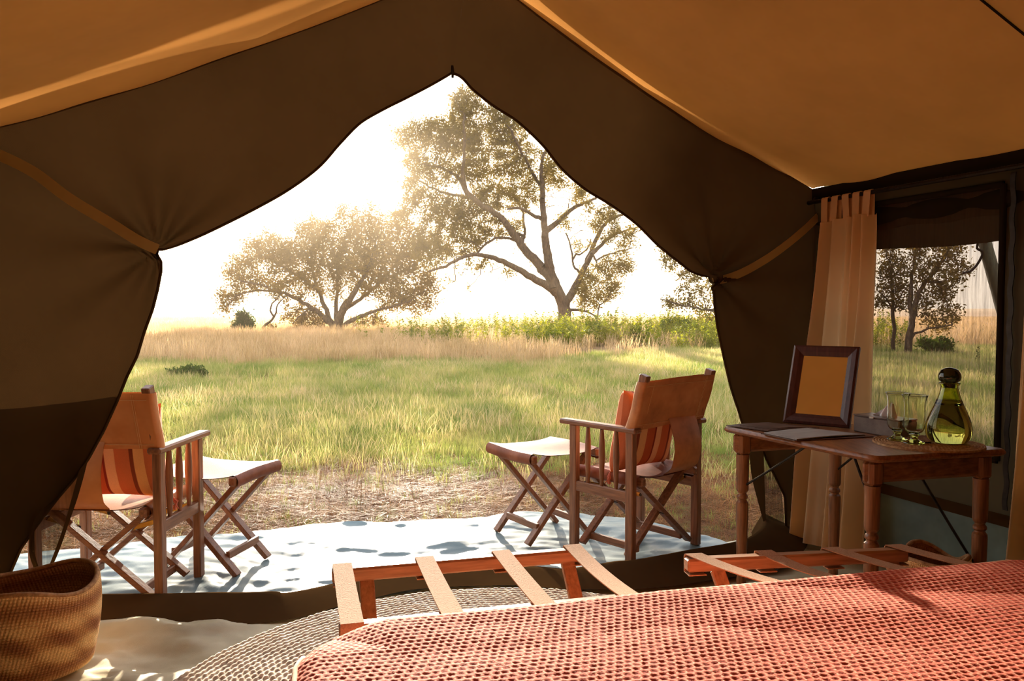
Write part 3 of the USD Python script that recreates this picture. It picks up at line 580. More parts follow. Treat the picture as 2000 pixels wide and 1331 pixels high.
    k = np.linspace(-1, 1, 45); U, V = np.meshgrid(k, k, indexing='ij')
    th = .085 * ((1 - U ** 4) * (1 - V ** 4)) ** .5 * (1 + .1 * fbm(np.stack([U * 2, V * 2, U * 0], -1), 2, 61))
    inn = 1 - .07 * (1 - U ** 2) * 0 - .06 * (np.abs(U) ** 2 * (1 - np.abs(V) ** 3)) * 0
    pin = lambda a, b: a * (1 - .09 * (1 - b ** 2))
    Fx, Fz = pin(U, V) * cs, pin(V, U) * cs
    sh = .05 * np.clip(-V, 0, 1) ** 2
    front_ = np.stack([Fx, th, Fz], -1); back_ = np.stack([Fx, -th, Fz], -1)
    v1, f1 = grid(front_); v2, f2 = grid(back_)
    M = np.array([[1, 0, 0], [0, math.cos(.20), -math.sin(.20)], [0, math.sin(.20), math.cos(.20)]])
    cu = thing('cushion', cushion_label, 'cushion', np.array(loc) + R @ np.array([-.02 if not light else .03, .118, SEAT + .022 + cs * .98]), rot, 'striped cushions on the leather chairs')
    pil = cat((v1, f1[:, ::-1]), (v2, f2))
    m = obj('cover', xf(pil, M), 'cushion_stripe', cu, True); primvar(m, 'stripe', np.r_[(U.ravel() + 1) / 2, (U.ravel() + 1) / 2])
    for sx in (-1, 1):
        for sz in (-1,):
            p = M @ np.array([sx * cs, 0, sz * cs]); rnd = random.Random(sx * 3 + sz)
            obj('tassel', cat(*[tube([p, p + np.array([sx * .012 + rnd.uniform(-.012, .012), rnd.uniform(-.012, .012), -.02]), p + np.array([sx * .014 + rnd.uniform(-.018, .018), rnd.uniform(-.015, .015), -.055])], [.004, .003, .002], 5) for _ in range(9)]), 'tassel_yarn', cu, True)
    return t
folding_chair((.774, 3.985, 0), .727, 'wooden folding chair with brown leather back, right chair beside the table', 'striped orange cushion with tassels in the right leather chair', False)
folding_chair((-1.736, 3.285, 0), -.03, 'wooden folding chair with tan leather back, partly behind the left door flap', 'striped orange cushion in the left chair behind the door flap', True)

# ------------------------------------------------------------ leather folding stools
def folding_stool(loc, rot, L, S, Z, label):
    t = thing('folding_stool', label, 'folding stool', loc, rot, 'leather folding stools by the chairs')
    for sx in (-1, 1):
        obj('seat_bar', box((sx * S / 2, 0, Z - .03), (.036, L, .044), .006), 'teak_y', t)
        for k, y in enumerate((-L / 2 + .075, L / 2 - .075)):
            yy = y + .013 * sx
            obj('cross_leg', bar((sx * (S / 2 - .005), yy, Z - .04), (-sx * (S / 2 - .012), yy, .0), .024, .045, (0, 1, 0)), 'teak_z', t)
        obj('stretcher', box((sx * (S / 2 - .075), 0, .085), (.02, L - .16, .036), .003), 'teak_y', t)
    for y in (-L / 2 + .075, L / 2 - .075): obj('pivot_bolt', tube([(0, y - .03, Z / 2 - .02), (0, y + .03, Z / 2 - .02)], .008, 10), 'dark_metal', t)
    left = [(-S / 2 + .027 * math.cos(q), Z - .03 + .030 * math.sin(q)) for q in np.linspace(PI * 1.45, PI / 2, 10)]
    mid = [(S / 2 * x, Z - .020 * (1 - abs(x) ** 3)) for x in np.linspace(-1, 1, 31)]
    right = [(S / 2 + .027 * math.cos(q), Z - .03 + .030 * math.sin(q)) for q in np.linspace(PI / 2, -PI * .45, 10)]
    prof = np.array(left + mid[1:-1] + right); ys = np.linspace(-L / 2 + .012, L / 2 - .012, 20)
    P = np.array([[(x, y, z + .004 * math.sin(y * 11 + x * 7)) for y in ys] for x, z in prof])
    obj('seat_leather', cat(grid(P), grid((P + [0, 0, -.003])[:, ::-1])), 'leather_stool', t, True)
    return t
folding_stool((.17, 4.38, 0), math.radians(33), .46, .42, .495, 'low folding stool with reddish leather seat in front of the right chair')
folding_stool((-1.455, 3.86, 0), math.radians(-12), .43, .44, .485, 'low folding stool with reddish leather seat in front of the left chair')

# ------------------------------------------------------------ campaign table by the right wall
TZ = .72
tn = on_z(1712, 893, TZ)[:2]; tl_dir, tr_dir = np.array([math.cos(math.radians(115.5)), math.sin(math.radians(115.5))]), np.array([math.cos(math.radians(15)), math.sin(math.radians(15))])
TL_, TW_ = .835, .60
def tab(u, v, z):
    """u across from the near left corner, v away from the viewer, in metres"""
    u, v, z = np.broadcast_arrays(np.asarray(u, float), np.asarray(v, float), np.asarray(z, float))
    return np.stack([tn[0] + u * tr_dir[0] + v * tl_dir[0], tn[1] + u * tr_dir[1] + v * tl_dir[1], z], -1)
def in_tab(m): v, f = m; return tab(v[:, 0], v[:, 1], v[:, 2]), f
tb = thing('table', 'old dark wooden campaign table with turned legs beside the mesh window', 'table')
def rounded_slab(w, l, z0, z1, r, er):
    import shapely
    out = []
    base = shapely.box(r, r, w - r, l - r)
    rings = []
    for dz, inset in ((z0, er), (z0 + er * .6, er * .2), ((z0 + z1) / 2, 0), (z1 - er * .6, er * .2), (z1 - er * .2, er * .55), (z1, er)):
        ring = np.array(base.buffer(r - inset, quad_segs=8).exterior.coords)[:-1]; rings.append(np.column_stack([ring, np.full(len(ring), dz)]))
    n = min(len(q) for q in rings); rings = [resample(np.vstack([q, q[:1]]), 161, False)[:-1] for q in rings]
    v, f = grid(np.array(rings).transpose(1, 0, 2), True); k = len(rings); m = len(rings[0])
    c0, c1 = len(v), len(v) + 1; v = np.vstack([v, [w / 2, l / 2, z0], [w / 2, l / 2, z1]]); j = np.arange(m); j2 = (j + 1) % m
    return v, np.vstack([f, np.stack([np.full(m, c0), j * k, j2 * k], 1)[:, ::1], np.stack([np.full(m, c1), j2 * k + k - 1, j * k + k - 1], 1)])
obj('tabletop', in_tab(rounded_slab(TW_, TL_, TZ - .026, TZ, .035, .012)), 'table_wood_y', tb)
LEG = [(.001, 0), (.020, .002), (.022, .02), (.019, .05), (.0225, .14), (.0265, .30), (.0275, .375), (.026, .385), (.020, .392), (.019, .398), (.024, .403), (.025, .409), (.0235, .415), (.0185, .421), (.0185, .427), (.0255, .436), (.027, .445), (.028, .56), (.029, .60), (.001, .60)]
lp = [(.055, .07), (TW_ - .055, .07), (.06, TL_ - .07), (TW_ - .06, TL_ - .07)]
legs_ = []
for u, v in lp:
    p = tab(u, v, 0); lg = obj('leg', cat(lathe(LEG, 20, p), xf(box((0, 0, .647), (.060, .060, .095), .012), rotz(math.radians(15)), p)), 'table_wood_z', tb); legs_.append(lg)
for v in (.07, TL_ - .07): obj('apron', in_tab(box((TW_ / 2, v, .652), (TW_ - .03, .032, .085), .012)), 'table_wood_x', tb)
obj('apron', in_tab(box((TW_ - .055, TL_ / 2, .665), (.022, TL_ - .2, .05), .004)), 'table_wood_y', tb)
def stay(p0, p1): 
    p0, p1 = np.array(p0), np.array(p1); obj('metal_stay', cat(tube(resample([p0, (p0 + p1) / 2 + [0, 0, -.003], p1], 12), .0052, 7), tube([p1 - [0, 0, .012], p1 + [0, 0, .012]], .008, 8)), 'dark_metal', tb)
stay(tab(.065, TL_ - .43, .69), tab(.062, TL_ - .075, .455))
stay(tab(TW_ - .07, TL_ - .30, .69), tab(TW_ - .065, TL_ - .08, .50))
stay(tab(.07, .17, .69), tab(.062, .075, .52))
stay(tab(.28, .075, .61), tab(TW_ - .06, .075, .25))

# ------------------------------------------------------------ things on the table
# mirror in a dark wooden frame, leaning back
b0, b1 = on_z(1531, 826, TZ + .002), on_z(1661, 838, TZ + .002); mw = np.linalg.norm(b1 - b0); mu = (b1 - b0) / mw
mn = np.array([mu[1], -mu[0], 0]); mn = mn if mn @ np.array([0, -1, 0]) > 0 else -mn; lean = math.radians(21); mv = -mn * math.sin(lean) + np.array([0, 0, math.cos(lean)]); mo = np.cross(mu, mv); mo = mo if mo[1] < 0 else -mo
mh = .375; fw = .048
mr = thing('mirror', 'square mirror in a dark wooden frame leaning back on the table', 'mirror')
def mir(x, y, d): return b0 + x * mu + y * mv + d * mo
prof = [(0, 0), (0, .016), (.010, .022), (.030, .017), (fw, .008), (fw, 0)]
def frame_side(c0, c1, i0, i1):
    A = np.array([[mir(*(np.array(ca) + (np.array(ci) - np.array(ca)) * (q / fw)), d) for q, d in prof] for ca, ci in ((c0, i0), (c1, i1))])
    v, f = grid(A.transpose(1, 0, 2), True); return v, f
co = [(0, 0), (mw, 0), (mw, mh), (0, mh)]; ci = [(fw, fw), (mw - fw, fw), (mw - fw, mh - fw), (fw, mh - fw)]
for k in range(4): 
    v, f = frame_side(co[k], co[(k + 1) % 4], ci[k], ci[(k + 1) % 4]); obj('frame_rail', (v, f), 'mirror_frame_wood', mr, False)
obj('backing', hull([mir(x, y, d) for x in (.01, mw - .01) for y in (.01, mh - .01) for d in (-.004, .001)]), 'mirror_frame_wood', mr, False)
obj('mirror_pane', hull([mir(x, y, d) for x in (fw - .004, mw - fw + .004) for y in (fw - .004, mh - fw + .004) for d in (.002, .005)]), 'mirror_glass', mr, False)
# papers
def flat_sheet(corners_px, z, th, bend=0, n=14, curl=0):
    c4 = [on_z(*p, z)[:2] for p in corners_px]; u = np.linspace(0, 1, n); U, V = np.meshgrid(u, u, indexing='ij')
    G = (1 - U)[..., None] * (1 - V)[..., None] * c4[0] + U[..., None] * (1 - V)[..., None] * c4[1] + U[..., None] * V[..., None] * c4[2] + (1 - U)[..., None] * V[..., None] * c4[3]
    Z = z + bend * np.sin(PI * U) * (.4 + .6 * V) + curl * U ** 2
    top = np.concatenate([G, Z[..., None]], -1); v1, f1 = grid(top); v2, f2 = grid(top - [0, 0, th]); m = len(v1)
    edge = np.r_[np.arange(n), (np.arange(1, n)) * n + n - 1, (n - 1) * n + np.arange(n - 2, -1, -1), np.arange(n - 2, 0, -1) * n]; e2 = np.roll(edge, -1)
    return np.vstack([v1, v2]), np.vstack([f1, f2[:, ::-1] + m, np.stack([edge, edge + m, e2 + m], 1), np.stack([edge, e2 + m, e2], 1)])
fo = thing('folder', 'thin dark brown paper folder lying on the far left of the table', 'folder')
obj('cover', flat_sheet([(1418, 831), (1500, 825), (1600, 836), (1500, 842)], TZ + .0060, .003, .004), 'brown_cover', fo, False)
obj('inner_page', flat_sheet([(1445, 831), (1500, 827), (1580, 835), (1505, 839)], TZ + .0085, .0015, .004), 'brown_cover', fo, False)
bo = thing('booklet', 'open booklet with grey pages and brown cover on the table before the mirror', 'booklet')
obj('cover', flat_sheet([(1486, 847), (1580, 838), (1706, 853), (1552, 861)], TZ + .004, .003, .0), 'brown_cover', bo, False)
obj('page', flat_sheet([(1492, 845), (1578, 836), (1690, 849), (1556, 858)], TZ + .0085, .004, .004, curl=.0), 'page_paper', bo, False)
# tissue box
p0, p1 = on_z(1666, 843, TZ)[:2], on_z(1741, 856, TZ)[:2]; du = (p1 - p0) / np.linalg.norm(p1 - p0); ang = math.atan2(du[1], du[0])
tx = thing('tissue_box', 'dark leather tissue box with a white tissue, behind the two glasses', 'tissue box', (*(p0 + du * .115 + np.array([-du[1], du[0]]) * .055), TZ), ang)
obj('box_body', box((0, 0, .0355), (.23, .11, .07), .005), 'black_leather', tx)
obj('lid', box((0, 0, .073), (.232, .112, .006), .002), 'black_leather', tx)
obj('clasp', box((-.02, -.056, .072), (.022, .004, .010), .001), 'silver_button', tx)
for x in (-.112, .112): obj('lacing', cat(*[tube([(x, -.0555, z), (x + .006 * np.sign(x), -.0565, z + .004)], .0012, 4) for z in np.linspace(.006, .066, 14)]), 'stitching', tx)
U, V = np.meshgrid(np.linspace(-1, 1, 24), np.linspace(0, 1, 14), indexing='ij')
obj('tissue', grid(np.stack([.055 * U * (1 - .8 * V) + .02 * V + .0, .012 * np.sin(U * 7 + V * 2) * (1 - .5 * V) + .01 * V, .074 + .062 * V * (1 - .25 * U ** 2) + .003 * np.sin(U * 11)], -1)), 'tissue_paper', tx, True)
# placemat
pm = on_z(1812, 868, TZ); plm = thing('placemat', 'round coiled straw placemat under the decanter and glasses', 'placemat', (pm[0], pm[1], TZ))
obj('coil', weave_disc(.198, .0105, .014, .0055, .0016, .0030, .003), 'straw_weave', plm, True)
def lat_shell(outer, inner, n=40): return lathe(list(outer) + list(reversed(inner)), n)
def goblet(px, py, label, rot):
    p = on_z(px, py, TZ + .008); t = thing('goblet', label, 'glass', (p[0], p[1], TZ + .0075), rot, 'two pale green goblets on the placemat')
    o = [(.001, 0), (.037, .0), (.039, .003), (.034, .007), (.020, .012), (.013, .018), (.0125, .026), (.018, .033), (.021, .037)]
    obj('foot', lathe(o + [(.001, .037)], 40), 'green_glass', t, True)
    ob = [(.001, .0375), (.018, .0378), (.031, .047), (.0375, .062), (.039, .08), (.0375, .12), (.038, .155), (.042, .176), (.046, .186), (.0468, .188)]
    ib = [(.001, .0425), (.016, .0428), (.0285, .050), (.0352, .064), (.0367, .08), (.0353, .12), (.0358, .155), (.040, .176), (.0445, .187)]
    obj('bowl', lat_shell(ob, ib, 48), 'pale_green_glass', t, True)
goblet(1752, 859, 'pale green goblet, the left and rear one of two on the placemat', 0)
goblet(1785, 866, 'pale green goblet, the right and front one of two on the placemat', .7)
p = on_z(1852, 864, TZ + .008); dc = thing('decanter', 'green glass pear-shaped decanter with a round dark stopper on the placemat', 'decanter', (p[0], p[1], TZ + .0075))
o = [(.001, .004), (.050, .0), (.064, .004), (.075, .016), (.0825, .036), (.083, .055), (.078, .082), (.066, .115), (.053, .145), (.043, .170), (.035, .195), (.031, .212), (.031, .220), (.037, .228), (.038, .233), (.033, .236)]
i_ = [(.030, .234), (.027, .222), (.027, .210), (.031, .193), (.039, .169), (.047, .148), (.001, .147)]
obj('body', lathe(o + i_, 64), 'green_glass', dc, True)
obj('stopper', lathe([(.001, .214), (.020, .214), (.0225, .236), (.030, .2375), (.038, .243), (.0405, .254), (.039, .268), (.031, .283), (.017, .291), (.001, .293)], 48), 'dark_glass', dc, True)

# ------------------------------------------------------------ curtains on a rod along the right wall
rod = thing('curtain_rod', 'dark curtain rod under the eave of the right tent wall', 'curtain rod')
ra, rz = HW - .075, EAVE - .075
obj('pole', tube(T(ra, np.linspace(-1.75, -.05, 12), rz), .011, 8), 'dark_metal', rod)
for b in (-1.6, -.08): obj('bracket', tube(T(np.array([ra, ra + .02, HW - .01]), b, np.array([rz, rz + .025, rz + .03])), .006, 6), 'dark_metal', rod)
def curtain(label, bt0, bt1, bb0, bb1, am, seed, ztop, zbot, curve, tabs, away=0.0):
    t = thing('curtain', label, 'curtain', group=None)
    u = np.linspace(0, 1, 150); z = np.linspace(zbot, ztop, 70); U, Zg = np.meshgrid(u, z, indexing='ij'); h = (ztop - Zg) / (ztop - zbot)
    e0 = bt0 + (bb0 - bt0) * curve(h); e1 = bt1 + (bb1 - bt1) * curve(h)
    B = e0 + (e1 - e0) * U
    fold = np.sin(U * 2 * PI * 5.2 + 1.9 * np.sin(U * 7 + seed) + .9 * h * np.sin(U * 5)) * (.021 + .022 * h) + .015 * np.sin(U * 31 + seed * 2 + h * 1.5) * (.4 + h)
    A_ = am - .01 - .012 * h - away * h ** 1.3 + fold + .05 * fbm(np.stack([U * 4, h * 2, U * 0 + seed], -1), 2, 71)
    zz = Zg - .02 * (1 - U) ** 6 * (h < .03) + np.where(h < .05, -.012 * np.abs(np.sin(U * 12)), 0)
    obj('cloth', grid(T(A_, B, zz)), 'curtain_cotton', t, True)
    for k in range(tabs):
        x = (k + .5) / tabs; b = bt0 + (bt1 - bt0) * x; q = np.linspace(0, 1, 14)
        z0 = ztop - .02; tw = abs(bt1 - bt0) / tabs * .62
        pth = np.vstack([T(np.full(6, ra - .0135), b + .012 * np.sin(k * 2.1) * (1 - np.linspace(0, 1, 6)), np.linspace(z0, rz, 6)), T(ra - .0135 * np.cos(q * PI), np.full(14, b), rz + .0135 * np.sin(q * PI)), T(np.full(6, ra + .0135), b, np.linspace(rz, z0, 6))])
        obj('tab_top', ribbon(pth, EY_, tw, .002), 'curtain_cotton', t, False)
    return t
bL, _ = side(1636, 800, ra); 
curtain('beige cotton tab-top curtain gathered in the tent corner left of the mesh window', side(1604, 420, ra)[0], side(1708, 420, ra)[0], -.115, -.575, ra, 1.0, side(1650, 422, ra)[1], .02, lambda h: h ** .9, 5, .115)
curtain('beige cotton curtain at the right edge of the picture beyond the table corner', side(2010, 420, ra)[0], side(2130, 420, ra)[0], side(1962, 1050, ra)[0], side(2150, 1050, ra)[0], ra, 2.3, side(1650, 422, ra)[1], .02, lambda h: h ** 1.4, 5)
# leaning tent pole with a hook outside the window
gp = thing('tent_pole', 'leaning rough wooden pole with a dark hook seen through the mesh window', 'tent pole')
q0, q1 = on_Y(1912, 430, 4.1), on_Y(1984, 700, 3.75); s_ = np.linspace(-.25, 2.0, 30)
pth = q0 + np.outer(s_, q1 - q0); pth = pth[pth[:, 2] > -.04]
obj('pole', tube(pth + .006 * fbm(pth * 6, 2, 3)[:, None], .030 + .008 * fbm(pth * 9, 2, 5), 10), 'pole_wood', gp, True)
hk = q0 + .22 * (q1 - q0) + np.array([-.03, -.02, 0])
obj('hook', tube(resample([hk + [.02, 0, .03], hk + [-.02, 0, .04], hk + [-.03, 0, 0], hk + [0, 0, -.02], hk + [-.02, 0, -.07], hk + [-.07, 0, -.12], hk + [-.10, 0, -.125]], 24), .006, 6), 'dark_metal', gp, True)

# haze volume added over the plain to give veiling glare near the sun
mk('haze', {'v': ('principled_volume', {'color': (1.0, .84, .62), 'density': .0006, 'anisotropy': .75})}, [], surface=None, volume='v.volume')
tag(obj('haze', box((0, 255, 14.9), (900, 498, 30), .5), 'haze', smooth=False), 'thin haze volume added over the plain and around the trees for sun glare', 'haze', kind='stuff')

# ------------------------------------------------------------ trees: limbs laid out, twigs grown towards the crown, leaves on the twigs
def grow(limbs, crown, step, reach, kill, rng, iters=90, tip=.011, tip_noise=.3):
    """limbs: list of (points, base radius, end radius), each starting on an earlier one; crown: points to grow towards.
    Returns nodes, parent index, radius."""
    P, par, r0 = [], [], []
    for pts, ra_, rb in limbs:
        n = max(3, int(np.linalg.norm(np.diff(pts, axis=0), axis=1).sum() / step)); q = resample(pts, n)
        q[1:-1] += rng.normal(0, step * .10, (n - 2, 3))
        last = -1 if not P else int(np.argmin(((np.array(P) - q[0]) ** 2).sum(1)))
        for i, x in enumerate(q):
            if i == 0 and last >= 0: continue
            P.append(x); par.append(last); r0.append((ra_ + (rb - ra_) * (i / (n - 1)) ** .7) * .85); last = len(P) - 1
    att = np.array(crown); 
    for it in range(iters):
        if len(att) == 0: break
        A = np.array(P); d, i = cKDTree(A).query(att); near = d < reach
        keep = d > kill; use = near & keep
        if not use.any(): break
        dirs = np.zeros_like(A); cnt = np.zeros(len(A)); v = att[use] - A[i[use]]; v /= np.linalg.norm(v, axis=1, keepdims=True)
        np.add.at(dirs, i[use], v); np.add.at(cnt, i[use], 1)
        for k in np.nonzero(cnt)[0]:
            dv = dirs[k] / (np.linalg.norm(dirs[k]) + 1e-9) + rng.normal(0, tip_noise, 3); dv /= np.linalg.norm(dv)
            P.append(A[k] + dv * step); par.append(int(k)); r0.append(0)
        att = att[keep]
    P, par, r0 = np.array(P), np.array(par), np.array(r0); ch = np.zeros(len(P)); acc = np.zeros(len(P))
    for k in range(len(P) - 1, -1, -1):
        if ch[k] == 0: acc[k] = tip ** 2.3
        if par[k] >= 0: acc[par[k]] += acc[k]; ch[par[k]] += 1
    return P, par, np.maximum(acc ** (1 / 2.3), r0) , ch, r0 > 0
def wood_mesh(P, par, R, sel, sides):
    k = np.nonzero(sel & (par >= 0))[0]; a, b = P[par[k]], P[k]; d = b - a; d /= np.linalg.norm(d, axis=1, keepdims=True) + 1e-9
    ref = np.where(np.abs(d[:, 2:]) < .9, [[0, 0, 1.0]], [[1.0, 0, 0]]); s = np.cross(d, ref); s /= np.linalg.norm(s, axis=1, keepdims=True) + 1e-9; u = np.cross(s, d)
    an_ = np.arange(sides) * 2 * PI / sides; rb = R[k]; ra_ = np.minimum(R[par[k]], rb * 1.35)
    ring = lambda c_, r: c_[:, None] + r[:, None, None] * (np.cos(an_)[None, :, None] * s[:, None] + np.sin(an_)[None, :, None] * u[:, None])
    v = np.concatenate([ring(a - d * ra_[:, None] * .3, ra_), ring(b, rb)], 1).reshape(-1, 3); o = np.arange(len(k))[:, None] * 2 * sides; j = np.arange(sides); j2 = (j + 1) % sides
    f = np.concatenate([np.stack([o + j, o + sides + j, o + sides + j2], -1), np.stack([o + j, o + sides + j2, o + j2], -1)], 1).reshape(-1, 3)
    return v, f
def leaves(at, n, size, spread, rng, up=.3, narrow=.5):
    k = rng.integers(0, len(at), n); p = at[k] + rng.normal(0, spread, (n, 3)); d = rng.normal(0, 1, (n, 3)); d[:, 2] += up; d /= np.linalg.norm(d, axis=1, keepdims=True)
    s = np.cross(d, rng.normal(0, 1, (n, 3))); s /= np.linalg.norm(s, axis=1, keepdims=True); L = size * rng.uniform(.6, 1.4, (n, 1)); w = L * narrow
    v = np.stack([p, p + d * L * .5 + s * w * .5, p + d * L, p + d * L * .5 - s * w * .5], 1).reshape(-1, 3); o = np.arange(n)[:, None] * 4
    return v, np.concatenate([o + [0, 1, 2], o + [0, 2, 3]], 0)
def blob_points(blobs, dens, rng, Y, deep=1.0):
    out = []
    for px, py, rx, ry, w in blobs:
        n = max(6, int(dens * rx * ry * w)); q = rng.normal(0, 1, (n, 3)); q = q / np.linalg.norm(q, axis=1, keepdims=True) * rng.uniform(.15, 1, (n, 1)) ** .5
        yy = Y + q[:, 1] * (rx + ry) / 2 / FPX * Y * deep; ce = on_Y(px, py, Y)
        out.append(np.column_stack([ce[0] + q[:, 0] * rx / FPX * Y, yy, ce[2] + q[:, 2] * ry / FPX * Y]))
    o = np.vstack(out); return o[o[:, 2] > .03]
def limb(px, Y, ra_, rb, dy=0, conv=None):
    p = [conv(*q) if conv else q for q in px]; n = len(p)
    return np.array([on_Y(x, y, Y + dy * (i / (n - 1)) ** 1.2) for i, (x, y) in enumerate(p)]), ra_, rb
def tree(name, label, category, Y, limbs, blobs, conv, seed, step, reach, kill, dens, n_leaf, leaf, leaf_mat, spread, sides=7, group=None, tip=.011, narrow=.5, bare=()):
    rng = np.random.default_rng(seed)
    bl = [(*conv(x, y), rx / conv.s, ry / conv.s, w) for x, y, rx, ry, w in blobs]
    ba = [(*conv(x, y), rx / conv.s, ry / conv.s, w) for x, y, rx, ry, w in bare]
    att = blob_points(bl + ba, dens, rng, Y)
    P, par, R, ch, main = grow([limb(p, Y, a, b, dy, conv) for p, a, b, dy in limbs], att, step, reach, kill, rng, tip=tip)
    ground = float(ground_z(np.array([P[0, 0]]), np.array([P[0, 1]]))[0]); sh = np.array([0, 0, ground - P[0, 2] - .05]) if P[0, 2] < .6 else np.zeros(3)
    base = P[0] + sh * 1; o = thing(name, label, category, base, 0, group)
    obj('trunk', xf(cat(wood_mesh(P, par, R, main, sides), wood_mesh(P, par, R, ~main, 4)), t=-P[0]), 'bark', o, True)
    thin = (~main) & (R < tip * 4)
    if ba:
        for x, y, rx, ry, w in ba:
            q = on_Y(x, y, Y); thin &= ~((np.abs(P[:, 0] - q[0]) < rx / FPX * Y * .8) & (np.abs(P[:, 2] - q[2]) < ry / FPX * Y * .8))
    lf = obj('foliage', xf(leaves(P[thin], n_leaf, leaf, spread, rng, narrow=narrow), t=-P[0]), leaf_mat, o, False); tag(lf, kind='stuff')
    return o
class Conv:
    def __init__(s_, x, y, s): s_.x, s_.y, s_.s = x, y, s
    def __call__(s_, a, b): return s_.x + a / s_.s, s_.y + b / s_.s
CA = Conv(740, 140, 2.4647)
tree('acacia_tree', 'tall acacia tree with a forked trunk and wide feathery crown', 'tree', 39.0,
     [([(893, 1262), (892, 1180), (890, 1120), (868, 1070), (845, 1010), (825, 950), (808, 860), (800, 770), (790, 660), (788, 540), (780, 440), (800, 380)], .47, .08, -.6),
      ([(845, 1010), (800, 960), (745, 895), (690, 835), (640, 765), (590, 695), (520, 650), (450, 600), (410, 540), (405, 440), (412, 330), (408, 250)], .34, .05, -1.8),
      ([(868, 1070), (800, 1020), (740, 985), (660, 940), (590, 905), (520, 880), (460, 872), (390, 895), (320, 930), (240, 955)], .28, .06, -2.4),
      ([(640, 765), (700, 790), (650, 800), (580, 795), (520, 815), (475, 868)], .10, .06, -1.0),
      ([(802, 760), (850, 725), (900, 680), (950, 645), (1010, 615), (1075, 580)], .20, .06, 1.5),
      ([(890, 1120), (925, 1070), (955, 1010), (985, 950), (1015, 880), (1050, 790), (1100, 715), (1170, 680), (1240, 640)], .27, .05, 1.8),
      ([(1015, 880), (1060, 840), (1110, 790), (1170, 765), (1240, 745)], .14, .05, 2.0),
      ([(985, 950), (940, 940), (930, 880), (920, 820), (900, 770)], .08, .04, .8), ([(930, 880), (965, 870), (1000, 850), (1020, 800)], .06, .04, 1.2),
      ([(895, 1150), (945, 1140), (1000, 1150), (1050, 1175), (1068, 1195)], .11, .03, -.5), ([(1050, 1175), (1062, 1120), (1085, 1105)], .04, .02, -.4),
      ([(800, 700), (750, 690), (690, 655), (620, 655)], .14, .06, -2.0), ([(1020, 915), (1090, 880), (1150, 860), (1225, 842)], .05, .02, .8),
      ([(410, 540), (350, 480), (280, 450), (200, 440)], .10, .04, -1.0), ([(450, 600), (370, 590), (270, 560), (170, 500)], .10, .04, 1.0), ([(690, 835), (700, 760), (690, 680), (650, 580)], .10, .05, 1.5),
      ([(790, 560), (740, 480), (690, 380), (640, 280)], .12, .04, -1.2), ([(790, 520), (830, 440), (880, 400)], .09, .03, 1.2)],
     [(420, 170, 90, 110, 1.3), (310, 290, 140, 80, 1.2), (190, 290, 80, 70, .8), (520, 320, 110, 90, 1.2), (640, 230, 80, 60, .8), (560, 210, 90, 80, .9), (600, 430, 130, 70, .8), (300, 470, 170, 60, .7), (190, 430, 80, 60, .6), (400, 330, 110, 90, .7), (110, 300, 60, 50, .4), (480, 470, 110, 60, .6), (640, 330, 90, 70, .7), (700, 520, 90, 60, .5), (850, 400, 70, 60, .5), (120, 680, 80, 50, .5), (480, 690, 110, 60, .7), (370, 850, 110, 45, .5), (550, 590, 120, 70, 1.0), (330, 690, 150, 80, 1.0), (210, 620, 110, 60, .8), (420, 760, 150, 60, .9), (240, 830, 120, 70, .8),
      (730, 420, 70, 90, .5), (850, 480, 90, 80, .5), (720, 590, 60, 60, .4), (950, 560, 70, 60, .4), (1080, 690, 80, 50, .4), (1180, 770, 80, 40, .5), (1060, 1020, 120, 80, .8), (1150, 930, 90, 45, .8), (1010, 1090, 90, 50, .7), (600, 740, 90, 40, .5), (140, 560, 60, 60, .5)],
     CA, 7, .22, 2.6, .27, .125, 105000, .105, 'leaf_acacia', .13, 9, bare=[(440, 990, 130, 55, .9), (560, 980, 60, 60, .5), (870, 610, 90, 60, .6), (960, 760, 60, 60, .5), (700, 880, 40, 40, .3)])
CB = Conv(400, 360, 3.698)
